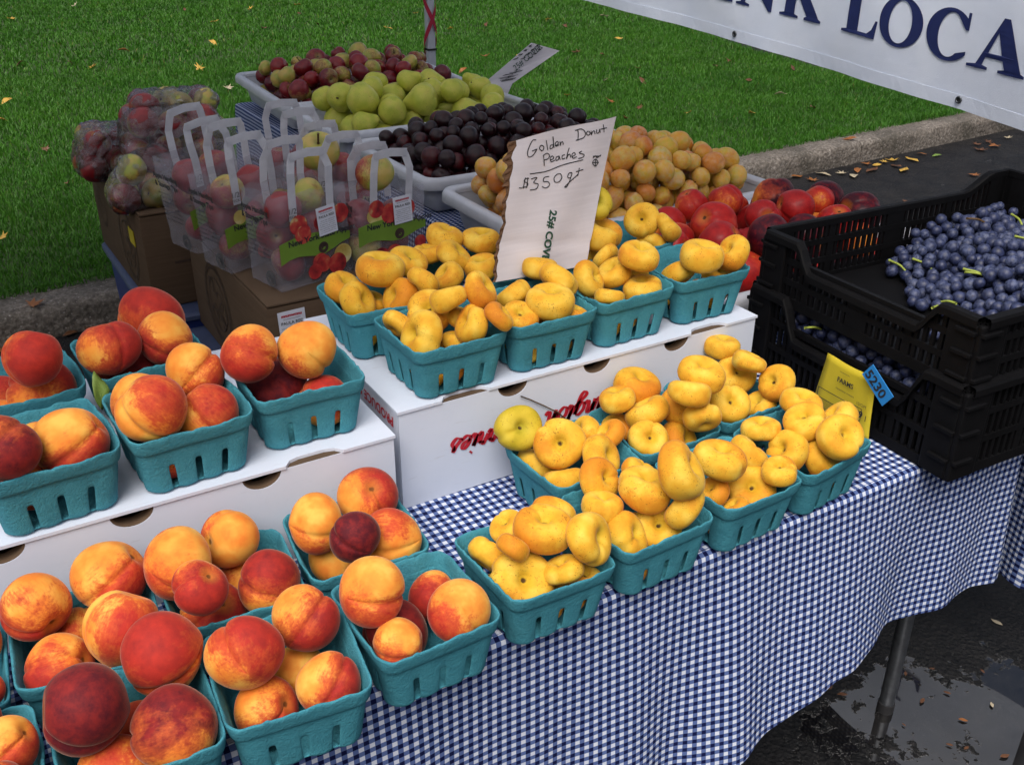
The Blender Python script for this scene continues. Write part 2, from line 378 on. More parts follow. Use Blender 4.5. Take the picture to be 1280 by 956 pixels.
def asphalt():
    m, n, L, b = new_mat('wet_asphalt'); c = coords(n, L, 'Object')
    g = noise(n, 150, 4, .75, c, L); v = n.new('ShaderNodeTexVoronoi'); v.inputs['Scale'].default_value = 95; L.new(c, v.inputs['Vector'])
    big = noise(n, 1.7, 5, .6, c, L, .4); mid = noise(n, 7, 5, .65, c, L)
    fin = noise(n, 34, 4, .7, c, L); wet = math_(n, L, 'MULTIPLY_ADD', mid.outputs[0], .62, math_(n, L, 'MULTIPLY_ADD', fin.outputs[0], .34, math_(n, L, 'MULTIPLY_ADD', big.outputs[0], .6, -.16)))
    # a named hollow beside the table leg where water has collected
    sx = n.new('ShaderNodeSeparateXYZ'); L.new(c, sx.inputs[0])
    dx = math_(n, L, 'MULTIPLY', math_(n, L, 'SUBTRACT', sx.outputs[0], 1.47), 1/.42); dy = math_(n, L, 'MULTIPLY', math_(n, L, 'SUBTRACT', sx.outputs[1], .04), 1/.27)
    d2 = math_(n, L, 'ADD', math_(n, L, 'MULTIPLY', dx, dx), math_(n, L, 'MULTIPLY', dy, dy))
    hollow = math_(n, L, 'SUBTRACT', 1., d2); hollow = math_(n, L, 'MAXIMUM', hollow, -.12)
    wet = math_(n, L, 'MULTIPLY_ADD', hollow, .26, wet)
    pud = ramp(n, L, wet, [(.735, 0.), (.765, 1.)])
    damp = ramp(n, L, wet, [(.45, 0.), (.72, 1.)])
    col = ramp(n, L, g.outputs[0], [(.3, (.006, .006, .007)), (.62, (.018, .018, .020)), (.8, (.07, .07, .075))])
    col = mix(n, L, damp, col, tuple([.5]*3), 'MULTIPLY')
    stn = ramp(n, L, v.outputs['Distance'], [(.10, .55), (.22, 0.)]); col = mix(n, L, math_(n, L, 'MULTIPLY', stn, math_(n, L, 'GREATER_THAN', mid.outputs[0], .47)), col, (.055, .052, .050))
    mt = noise(n, 6, 5, .7, c, L); col = mix(n, L, ramp(n, L, mt.outputs[0], [(.40, 0.), (.68, .8)]), col, (.024, .023, .023))
    L.new(col, b.inputs['Base Color'])
    r = mix(n, L, damp, (.75,)*3, (.42,)*3); r = mix(n, L, pud, r, (.02,)*3); L.new(r, b.inputs['Roughness']); L.new(math_(n, L, 'MULTIPLY_ADD', pud, .75, .25), b.inputs['Specular IOR Level']); L.new(math_(n, L, 'MULTIPLY_ADD', pud, .15, 1.45), b.inputs['IOR'])
    h = math_(n, L, 'MULTIPLY', math_(n, L, 'ADD', g.outputs[0], v.outputs['Distance']), math_(n, L, 'SUBTRACT', 1., pud))
    bump(n, L, b, h, .9, .006); return m
M['asphalt'] = asphalt()
def kerbstone():
    m, n, L, b = new_mat('kerb_concrete'); c = coords(n, L, 'Object')
    g = noise(n, 55, 5, .75, c, L); v = n.new('ShaderNodeTexVoronoi'); v.inputs['Scale'].default_value = 48; L.new(c, v.inputs['Vector']); big = noise(n, 4, 5, .6, c, L)
    col = ramp(n, L, g.outputs[0], [(.32, (.055, .045, .038)), (.5, (.15, .13, .11)), (.68, (.30, .27, .24))])
    col = mix(n, L, ramp(n, L, big.outputs[0], [(.42, 0.), (.65, .75)]), col, (.045, .040, .030))
    col = mix(n, L, ramp(n, L, v.outputs['Distance'], [(.08, .55), (.2, 0.)]), col, (.45, .43, .40))
    L.new(col, b.inputs['Base Color']); setp(b, rough=.8); bump(n, L, b, math_(n, L, 'ADD', g.outputs[0], v.outputs['Distance']), .8, .006); return m
M['kerb'] = kerbstone()
M['soil'] = plain('lawn_soil', (.030, .060, .012), .95, .3, 8)
def grassm():
    m, n, L, b = new_mat('grass_blades')
    at = n.new('ShaderNodeAttribute'); at.attribute_name = 'tint'
    col = ramp(n, L, at.outputs['Fac'], [(0., (.026, .108, .007)), (.5, (.045, .168, .011)), (.85, (.080, .23, .020)), (1., (.18, .20, .045))])
    c = coords(n, L, 'Object'); t = noise(n, .9, 4, .6, c, L)
    col = mix(n, L, ramp(n, L, t.outputs[0], [(.38, .0), (.62, .55)]), col, (.068, .205, .014))
    tb = noise(n, 2.6, 5, .65, c, L); col = mix(n, L, ramp(n, L, tb.outputs[0], [(.50, 0.), (.70, .6)]), col, (.024, .092, .008))
    L.new(col, b.inputs['Base Color']); setp(b, rough=.5, spec=.35)
    out = n['Material Output']; tl = n.new('ShaderNodeBsdfTranslucent'); L.new(col, tl.inputs[0])
    x = n.new('ShaderNodeMixShader'); x.inputs[0].default_value = .3; L.new(b.outputs[0], x.inputs[1]); L.new(tl.outputs[0], x.inputs[2]); L.new(x.outputs[0], out.inputs[0])
    return m
M['grass'] = grassm()
def leafm(name, c1, c2):
    m, n, L, b = new_mat(name); c = coords(n, L, 'Object', True); t = noise(n, 30, 4, .6, c, L)
    L.new(ramp(n, L, t.outputs[0], [(.35, c1), (.65, c2)]), b.inputs['Base Color']); setp(b, rough=.45); return m
M['leafy'] = leafm('yellow_leaf', (.42, .22, .03), (.58, .40, .08))
M['leafb'] = leafm('brown_leaf', (.06, .022, .010), (.17, .075, .030))
M['leafo'] = leafm('orange_leaf', (.20, .065, .016), (.30, .12, .03))
M['leafp'] = leafm('pale_leaf', (.36, .30, .20), (.46, .40, .28))
M['leafg'] = leafm('green_leaf', (.10, .19, .025), (.22, .32, .07))

# ================================================================== SETTING
# road
tag(place('road', pydata('road', [(-60, -60, 0), (120, -60, 0), (120, 120, 0), (-60, 120, 0)], [(0, 1, 2, 3)], False), M['asphalt']), kind='structure')
# kerb: a row of stone blocks, slightly askew to the stall
KA = R_(3.2); KO = Vector((0.1, 2.94, 0)); KD = Vector((math.cos(KA), math.sin(KA), 0)); KN = Vector((-math.sin(KA), math.cos(KA), 0))
KH = .125; KW = .20
kerb = tag(place('kerb', None, loc=(0, 0, 0)), kind='structure')
rng = random.Random(3); s0 = -9.0; joints = [-6.6, -4.2, -1.75, .72, 2.75, 4.72, 6.9, 9.2, 11.5]
for i, s1 in enumerate(joints):
    bm = bmesh.new(); L_ = s1-s0-.012; nx = 26
    prof = [(-.0, -.05), (.0, KH*.55), (.004, KH-.030), (.014, KH-.010), (.034, KH), (KW*.5, KH+.003), (KW, KH), (KW, -.05)]
    rows = []
    for k in range(nx+1):
        u = s0+.006+L_*k/nx; e = min(k, nx-k); en = .010 if e == 0 else 0
        row = []
        for j, (d, z) in enumerate(prof):
            jt = .006 if 0 < j < 7 else 0
            p = KO+KD*(u+(.004*rng.uniform(-1, 1)))+KN*(d+en*(j in (1, 2, 3))+jt*rng.uniform(-1, 1)); row.append(bm.verts.new((p.x, p.y, max(-.05, z-en*.6*(j in (3, 4, 5))+jt*.6*rng.uniform(-1, 1)))))
        rows.append(row)
    for a, b_ in zip(rows, rows[1:]):
        for j in range(len(prof)-1): bm.faces.new((a[j], b_[j], b_[j+1], a[j+1]))
    bm.faces.new(rows[0]); bm.faces.new(list(reversed(rows[-1])))
    place('kerb_stone', to_mesh('kerb_stone', bm, True, 50), M['kerb'], kerb)
    s0 = s1
# lawn
def kp(u, d, z): p = KO+KD*u+KN*d; return (p.x, p.y, z)
lz = KH-.012
tag(place('lawn', pydata('lawn', [kp(-30, KW-.03, lz), kp(6.2, KW-.03, lz), kp(6.9, 3, lz), kp(9, 8, lz), kp(60, 9, lz), kp(60, 90, lz), kp(-30, 90, lz)], [(0, 1, 2, 3, 4, 5, 6)], False), M['soil']), kind='structure')
def grass():
    V, F, TN = [], [], []
    base = 0
    verts_all, tri_all, tint_all = [], [], []
    def zone(d0, d1, dens, wd, h0, h1):
        nonlocal base
        umax = 16.0; umin = -1.2
        n = int((umax-umin)*(d1-d0)*dens)
        u = RNG.uniform(umin, umax, n); d = RNG.uniform(d0, d1, n)
        x = KO.x+KD.x*u+KN.x*d; y = KO.y+KD.y*u+KN.y*d
        P = np.stack([x, y, np.full(n, lz)], 1)-CAM_P
        q = P @ RM.T; px = 640+FPX*q[:, 0]/q[:, 2]; py = 478-FPX*q[:, 1]/q[:, 2]
        # lawn ends where a path begins on the right
        edge = np.interp(d, [0, 3, 8, 9, 20], [6.2, 6.9, 9.0, 16, 16])
        k = (q[:, 2] > 0) & (px > -170) & (px < 1450) & (py > -90) & (u < edge-.1*RNG.random(n))
        x, y, d, u = x[k], y[k], d[k], u[k]; n = len(x)
        clump = .5+.5*np.sin(x*5.1+1.3*np.sin(y*4.3))*np.sin(y*4.7+1.1*np.sin(x*3.7))
        h = RNG.uniform(h0, h1, n)*(.75+.45*clump); w_ = wd*RNG.uniform(.7, 1.3, n)
        a = RNG.uniform(0, 2*np.pi, n); lean = RNG.uniform(.15, .95, n)*h; la = RNG.uniform(0, 2*np.pi, n)
        cx, cy = np.cos(a)*w_/2, np.sin(a)*w_/2; lx, ly = np.cos(la)*lean, np.sin(la)*lean
        z = np.full(n, lz-.003)
        v = np.empty((n, 5, 3))
        v[:, 0] = np.stack([x-cx, y-cy, z], 1); v[:, 1] = np.stack([x+cx, y+cy, z], 1)
        v[:, 2] = np.stack([x-cx*.8+lx*.35, y-cy*.8+ly*.35, z+h*.6], 1); v[:, 3] = np.stack([x+cx*.8+lx*.35, y+cy*.8+ly*.35, z+h*.6], 1)
        v[:, 4] = np.stack([x+lx, y+ly, z+h*(1-.25*(lean/h)**2)], 1)
        i = base+5*np.arange(n)[:, None]
        t = np.concatenate([i+np.array([[0, 1, 3]]), i+np.array([[0, 3, 2]]), i+np.array([[2, 3, 4]])], 0)
        tn = np.clip(.42+.18*RNG.standard_normal(n)+.14*(clump-.5), 0, .92); tn[RNG.random(n) < .012] = 1.0
        verts_all.append(v.reshape(-1, 3)); tri_all.append(t); tint_all.append(np.repeat(tn, 5)); base += 5*n
    zone(KW-.055, KW+.02, 16000, .004, .030, .062)
    zone(KW, 2.2, 9500, .0040, .026, .046)
    zone(2.2, 5.0, 4800, .0055, .028, .050)
    zone(5.0, 12.5, 1700, .0095, .032, .056)
    v = np.concatenate(verts_all); t = np.concatenate(tri_all); tn = np.concatenate(tint_all)
    me = bpy.data.meshes.new('grass'); me.vertices.add(len(v)); me.vertices.foreach_set('co', v.ravel().astype(np.float32))
    me.loops.add(t.size); me.loops.foreach_set('vertex_index', t.ravel().astype(np.int32))
    me.polygons.add(len(t)); me.polygons.foreach_set('loop_start', (3*np.arange(len(t))).astype(np.int32)); me.polygons.foreach_set('loop_total', np.full(len(t), 3, np.int32))
    at = me.attributes.new('tint', 'FLOAT', 'POINT'); at.data.foreach_set('value', tn.astype(np.float32))
    me.update(calc_edges=True)
    tag(place('grass', me, M['grass']), 'mown green lawn grass behind the kerb', 'grass', kind='stuff')
    print('grass tris', len(t))
grass()

# ================================================================== TENT (its roof shades the back of the stall)
TX0, TX1, TY0, TY1, TH = -1.10, 1.93, .10, 3.15, 2.05
tent = empty('market_tent', 'white pop-up market tent over the stall, red ribbon on its rear leg', 'tent', (1.93, 3.15, KH))
tent_off = Vector(tent.location)
def rel(root, pts): return [Vector(p)-Vector(root.location) for p in pts]
for (x, y, z0) in ((TX1, TY1, KH-.02), (TX0, TY1, KH-.02), (TX0, TY0, 0), (TX1+.02, TY0, 0)):
    bm = bmesh.new(); bbox(bm, Vector((x, y, (z0+TH)/2))-tent_off, (.034, .034, TH-z0), bev=.004)
    place('leg', to_mesh('leg', bm, True, 40), M['legwhite'], tent)
bm = bmesh.new()
hel = [Vector((TX1, TY1, .70+.0))-tent_off]
for s_, ph in ((1, 0), (-1, math.pi)):
    seg = []
    for k in range(70):
        t_ = k/69; a = ph+s_*t_*2*math.pi*3.4; r = .0275
        c0 = Vector((TX1+r*math.cos(a), TY1+r*math.sin(a), .72+t_*1.2))-tent_off
        seg.append((bm.verts.new(c0+Vector((0, 0, -.018))), bm.verts.new(c0+Vector((0, 0, .018)))))
    for a, b_ in zip(seg, seg[1:]): bm.faces.new((a[0], b_[0], b_[1], a[1]))
place('ribbon', to_mesh('ribbon', bm), M['ribbon'], tent)
bm = bmesh.new(); bbox(bm, Vector((TX1, TY1, .865))-tent_off, (.040, .040, .008)); place('strap', to_mesh('strap', bm, False), M['black'], tent)
ap = Vector(((TX0+TX1)/2, (TY0+TY1)/2, TH+.75)); cs = [Vector((TX0, TY0, TH)), Vector((TX1, TY0, TH)), Vector((TX1, TY1, TH)), Vector((TX0, TY1, TH))]
v = [c-tent_off for c in cs]+[ap-tent_off]+[c-Vector((0, 0, .22))-tent_off for c in cs]
place('roof', pydata('roof', v, [(0, 1, 4), (1, 2, 4), (2, 3, 4), (3, 0, 4)]+[(i, (i+1) % 4, 5+(i+1) % 4, 5+i) for i in range(4)], False), M['canopy'], tent)

# ================================================================== TABLES
def cloth(name, label, x0, x1, y0, y1, drop, folds, seed, z=T, side=('front', 'right'), sx=.011):
    """cloth laid on a table: top sheet plus hanging skirt round the given sides; UV in metres along the weave"""
    rg = random.Random(seed); V, F, UV = [], [], []
    def grid(nu, nv, fn):
        b0 = len(V)
        for i in range(nu+1):
            for j in range(nv+1):
                p, uv = fn(i/nu, j/nv); V.append(p); UV.append(uv)
        for i in range(nu):
            for j in range(nv):
                a = b0+i*(nv+1)+j; F.append((a, a+nv+1, a+nv+2, a+1))
    wr = [(rg.uniform(8, 30), rg.uniform(8, 30), rg.uniform(0, 6)) for _ in range(5)]
    def wrinkle(x, y): return sum(math.sin(a*x+b*y+c) for a, b, c in wr)*.00035
    rad = .010
    grid(int((x1-x0)/.02), int((y1-y0)/.03), lambda u, v: ((x0+rad+(x1-x0-2*rad)*u, y0+rad+(y1-y0-rad)*v, z+.003+wrinkle(u*3, v*3)), (x0+rad+(x1-x0-2*rad)*u, y0+rad+(y1-y0-rad)*v)))
    # skirt path: along the front from x0 to x1, round the corner, back along the right (or the left side instead)
    cr = .022
    if 'right' in side:
        L1 = x1-cr-x0; L2 = cr*math.pi/2; L3 = y1-y0-cr; tot = L1+L2+L3
        def path(s):
            if s < L1: return (x0+s, y0), (0, -1)
            if s < L1+L2:
                a = (s-L1)/cr; return (x1-cr+cr*math.sin(a), y0+cr-cr*math.cos(a)), (math.sin(a), -math.cos(a))
            return (x1, y0+cr+s-L1-L2), (1, 0)
    else:
        L1 = y1-y0-cr; L2 = cr*math.pi/2; L3 = x1-x0-cr; tot = L1+L2+L3
        def path(s):
            if s < L1: return (x0, y1-s), (-1, 0)
            if s < L1+L2:
                a = (s-L1)/cr; return (x0+cr-cr*math.cos(a), y0+cr-cr*math.sin(a)), (-math.cos(a), -math.sin(a))
            return (x0+cr+s-L1-L2, y0), (0, -1)
    nv = 40
    def fn(u, v):
        s = tot*u; (px, py), (nx, ny) = path(s); D = drop(px, py)
        t = v*(D+rad); corner = math.exp(-((s-L1-L2/2)/.06)**2)
        if t < rad*1.5:
            a = t/(rad*1.5)*math.pi/2; off = rad*math.sin(a)-rad; zz = z+.003-rad*(1-math.cos(a))
        else: off = 0; zz = z+.003-rad-(t-rad*1.5)
        k = max(0, t-.012)
        off += folds(s, k)+corner*k*.05
        return (px+nx*off, py+ny*off, zz+wrinkle(s*2, t*4)*.5), ((x0+s if 'right' in side else s), y0-t)
    grid(int(tot/sx), nv, fn)
    me = pydata(name, V, F); uvl = me.uv_layers.new(name='UVMap')
    li = np.empty(len(me.loops), np.int32); me.loops.foreach_get('vertex_index', li)
    uvl.data.foreach_set('uv', np.array(UV, np.float32)[li].ravel())
    return tag(place(name, me, M['gingham']), label, 'tablecloth')
def tri(x, c, wl, wr_):
    if x < c: return max(0, 1-(c-x)/wl)
    return max(0, 1-(x-c)/wr_)
def sm(t): t = min(1, max(0, t)); return t*t*(3-2*t)
def folds1(s, k):
    x = s-.62
    f = .045*sm(tri(x, 1.02, .55, .16))+.018*sm(tri(x, .62, .2, .10))+.020*sm(tri(x, .80, .12, .09))+.016*sm(tri(x, .28, .2, .12))+.02*sm(tri(x, 1.27, .13, .10))
    return k*(f/.30)*.95+.0016*math.sin(x*40+k*6)*k/.3+.001*math.sin(x*83-k*9)*k/.3
def drop1(x, y): return float(np.interp(x, [-.6, .5, .76, 1.0, 1.15, 1.3, 1.42], [.37, .365, .355, .30, .285, .29, .30]))
cloth('tablecloth', 'blue gingham cloth over the front table, hanging down in folds', -.62, 1.425, .03, .79, drop1, folds1, 1)
def folds2(s, k): return k*(.05+.05*math.sin(s*9+1)+.03*math.sin(s*23))
cloth('tablecloth', 'blue gingham cloth under the grey fruit trays, on the rear table', 1.06, 1.86, .80, 3.08, lambda x, y: .30, folds2, 2, side=('left',), z=T-.004, sx=.02)
cloth('tablecloth', 'blue gingham cloth at the right edge, beyond the front table corner', 1.63, 1.89, .06, .795, lambda x, y: .42, lambda s, k: k*(.03+.015*math.sin(s*17)), 3, side=('left',), z=T-.006)
def table(label, x0, x1, y0, y1, legs, z=T):
    t = empty('folding_table', label, 'table', ((x0+x1)/2, (y0+y1)/2, 0)); o = Vector(t.location)
    bm = bmesh.new(); bbox(bm, Vector(((x0+x1)/2, (y0+y1)/2, z-.020))-o, (x1-x0, y1-y0, .036), bev=.008); place('table_top', to_mesh('table_top', bm, True, 40), M['tabletop'], t)
    for (lx, ly, sg, ax) in legs:
        d = Vector((sg, 0, 0)) if ax == 'x' else Vector((0, sg, 0))
        p = Vector((lx, ly, 0)); pts = [p-d*.24+Vector((0, 0, z-.045)), p-d*.16+Vector((0, 0, z-.10)), p-d*.05+Vector((0, 0, .50)), p-d*.015+Vector((0, 0, .40)), p+Vector((0, 0, .31)), p+d*.004+Vector((0, 0, .15)), p+d*.006+Vector((0, 0, .002))]
        bm = bmesh.new(); tube(bm, [q-o for q in bez(pts, 6)], .0145, 12); place('leg', to_mesh('leg', bm), M['steel'], t)
        bm = bmesh.new(); tube(bm, [p+d*.006+Vector((0, 0, 0))-o, p+d*.006+Vector((0, 0, .022))-o], .0165, 12); place('rubber_foot', to_mesh('rubber_foot', bm, True, 40), M['black'], t)
table('folding table with bent steel legs under the front gingham cloth', -.61, 1.415, .042, .78, [(1.425, .165, 1, 'x'), (1.425, .66, 1, 'x'), (-.52, .165, -1, 'x'), (-.52, .66, -1, 'x')])
table('folding table standing behind, carrying the grey fruit trays', 1.07, 1.85, .81, 3.07, [(1.15, 1.02, -1, 'y'), (1.77, 1.02, -1, 'y'), (1.15, 2.80, 1, 'y'), (1.77, 2.80, 1, 'y')], T-.004)
table('folding table at the right edge beyond the front table', 1.64, 1.88, .072, .785, [(1.69, .62, 0, 'x'), (1.69, .74, 0, 'x'), (1.86, .64, 0, 'x'), (1.86, .75, 0, 'x')], T-.006)

# ================================================================== WHITE CARTONS
def outline_panel(pts, thick, fn):
    """polygon in 2D -> slab; fn(u, v, w) -> point, w = depth inwards"""
    bm = bmesh.new(); f = [bm.verts.new(fn(u, v, 0)) for u, v in pts]; k = [bm.verts.new(fn(u, v, thick)) for u, v in pts]; n = len(pts)
    a = bm.faces.new(f); b_ = bm.faces.new(list(reversed(k)))
    for i in range(n): bm.faces.new((f[i], k[i], k[(i+1) % n], f[(i+1) % n]))
    bm.normal_update(); bmesh.ops.triangulate(bm, faces=[a, b_]); bmesh.ops.recalc_face_normals(bm, faces=bm.faces[:]); return bm
def carton(label, x0, x1, y0, y1, h, holes, slots, rz=0.0):
    t = empty('fruit_carton', label, 'carton', (x0, y0, T+.004)); W_, D_ = x1-x0, y1-y0; th = .004
    t.rotation_euler.z = rz
    pts = [(0, 0), (W_, 0), (W_, h-.0045)]
    for hx in sorted(holes, reverse=True):
        u = hx-x0; r = .0235
        pts += [(u+r*math.cos(a), h-.0045-.0185*math.sin(a)) for a in np.linspace(0, math.pi, 15)]
    pts += [(0, h-.0045)]
    place('front_panel', to_mesh('front_panel', outline_panel(pts, th, lambda u, v, w_: (u, w_, v)), False), M['white'], t)
    for nm, f in (('side_panel', lambda u, v, w_: (w_, u, v)), ('side_panel', lambda u, v, w_: (W_-w_, u, v))):
        place(nm, to_mesh(nm, outline_panel([(th+.001, 0), (D_, 0), (D_, h-.0045), (th+.001, h-.0045)], th, f), False), M['white'], t)
    place('back_panel', to_mesh('back_panel', outline_panel([(th+.001, 0), (W_-th-.001, 0), (W_-th-.001, h-.0045), (th+.001, h-.0045)], th, lambda u, v, w_: (u, D_-w_, v)), False), M['white'], t)
    for hx_ in holes:
        u = hx_-x0; bm = bmesh.new(); rows = []
        for a in np.linspace(0, math.pi, 15):
            ca, sa = math.cos(a), math.sin(a)
            rows.append([bm.verts.new((u+.0235*q*ca, yy, h-.0045-.0185*q*sa)) for q, yy in ((.995, .0008), (.91, .0012), (.87, .008), (.84, .016))])
        for a, b_ in zip(rows, rows[1:]):
            for j in range(3): bm.faces.new((a[j], b_[j], b_[j+1], a[j+1]))
        place('hole_edge', to_mesh('hole_edge', bm), M['kraft'], t)
    lid = [(-.002, -.002)]
    for sx_ in sorted(slots):
        u = sx_-x0; hw = .036; e = .0135
        lid += [(u-hw, -.002), (u-hw+.008, e*.75-.002), (u-hw+.02, e-.002), (u+hw-.02, e-.002), (u+hw-.008, e*.75-.002), (u+hw, -.002)]
    lid += [(W_+.002, -.002), (W_+.002, D_+.002), (-.002, D_+.002)]
    bm = outline_panel(lid, .004, lambda u, v, w_: (u, v, h-w_)); place('lid', to_mesh('lid', bm, False), M['white'], t)
    for sx_ in slots:
        u = sx_-x0; bm = bmesh.new(); bbox(bm, (u, .0082, h-.0058), (.078, .0150, .003)); place('tab_slot', to_mesh('tab_slot', bm, False), M['kraft'], t)
    bm = bmesh.new(); bbox(bm, (W_/2, D_/2, .004), (W_-.012, D_-.012, .004)); place('bottom', to_mesh('bottom', bm, False), M['kraftdark'], t)
    return t
HU, HC = .136, .149
UY, CY = .286, .315
hx = lambda px, py, y: float(aty(px, py, y)[0])
ubox = carton('white cardboard carton on the left, carrying the raised peach baskets', -.19, .441, UY, .640, HU, [hx(328, 600, UY), hx(167, 652, UY), hx(5, 702, UY)], [hx(393, 571, UY)])
cbox = carton('white cardboard carton with upside-down red lettering under the donut peach baskets', .4617, 1.0756, CY, .655, HC, [hx(641, 488, CY), hx(746, 457, CY), hx(845, 430, CY)], [hx(582, 499, CY), hx(886, 410, CY)])
co = Vector(cbox.location)
# red script lettering printed upside down on the front
CURS = {'a': ([[(.75, .85), (.4, 1), (.05, .6), (.15, .1), (.5, .05), (.75, .5), (.82, .95)], [(.82, .95), (.76, .25), (.95, .03), (1.15, .25)]], 1.1),
 's': ([[(0, .1), (.35, .6), (.5, 1), (.55, .7), (.75, .35), (.5, 0), (.15, .1)]], .85), 'h': ([[(0, .1), (.35, 1), (.5, 1.8), (.35, 2), (.22, 1.6), (.2, 0)], [(.2, .2), (.45, .85), (.7, .95), (.75, .5), (.78, .12), (1, .1), (1.1, .3)]], 1.05),
 'i': ([[(0, .2), (.25, 1)], [(.25, 1), (.22, .25), (.4, .02), (.62, .25)], [(.28, 1.42), (.36, 1.52)]], .6), 'n': ([[(0, .3), (.2, 1), (.2, 0)], [(.2, .3), (.45, .95), (.68, .95), (.7, .2), (.9, .02), (1.1, .25)]], 1.05),
 'g': ([[(.7, .85), (.4, 1), (.05, .6), (.2, .1), (.5, .1), (.78, .9)], [(.78, .9), (.72, -.4), (.45, -.85), (.15, -.6), (.5, -.2), (1, .25)]], 1.0), 't': ([[(0, .2), (.3, 1), (.36, 1.7)], [(.36, 1.7), (.25, .3), (.4, .02), (.62, .25)], [(.1, 1.1), (.6, 1.15)]], .6),
 'o': ([[(.45, 1), (.1, .7), (.12, .2), (.45, 0), (.78, .4), (.65, .9), (.45, 1)], [(.6, .85), (.95, .8)]], .95), 'C': ([[(1.3, 1.6), (1.1, 2), (.6, 1.9), (.15, 1.2), (.2, .4), (.6, 0), (1.1, .15), (1.4, .5)]], 1.45),
 'e': ([[(.05, .35), (.55, .55), (.6, .9), (.35, 1), (.1, .6), (.15, .15), (.45, 0), (.82, .25)]], .8), 'r': ([[(0, .3), (.2, 1.05), (.35, .85), (.6, .9)], [(.6, .9), (.5, .4), (.6, .05), (.82, .25)]], .8),
 'W': ([[(0, 1.8), (.15, 2), (.3, 1.2), (.4, 0), (.9, 1.5), (1, .1), (1.5, 1.6), (1.7, 2)]], 1.75), ' ': ([], .9)}
st, cx_ = [], 0.0
for ch in 'Washington Cherries':
    g_, adv = CURS[ch]; st += [[(cx_+a+.30*b_, b_) for a, b_ in q] for q in g_]; cx_ += adv
p0 = aty(562, 556, CY); SZ = .0187; zb0 = float(aty(573, 547, CY)[2])
place('lettering', ribbon(st, .34, lambda a, b_: Vector((p0[0]+(cx_+.2-a)*SZ, CY-.0012, zb0-b_*SZ))-co, 6, True), M['red'], cbox)
lettering('lettering', 'PRODUCE OF', .020, M['red'], frame(Vector((.4617-.0012, .330, T+HC-.012))-co, (0, 1, 0), (0, 0, -1)), cbox, bold=.0006, sp=1.05)
# loose strand hanging out of a hand hole
bm = bmesh.new(); tube(bm, [Vector(aty(a, b_, CY-.003)) for a, b_ in ((651, 495), (662, 499), (680, 507), (697, 515), (709, 525), (713, 532))], .0009, 5)
tag(place('twine', to_mesh('twine', bm), M['twig']), 'thin brown strand hanging from a hand hole of the lettered carton', 'string')

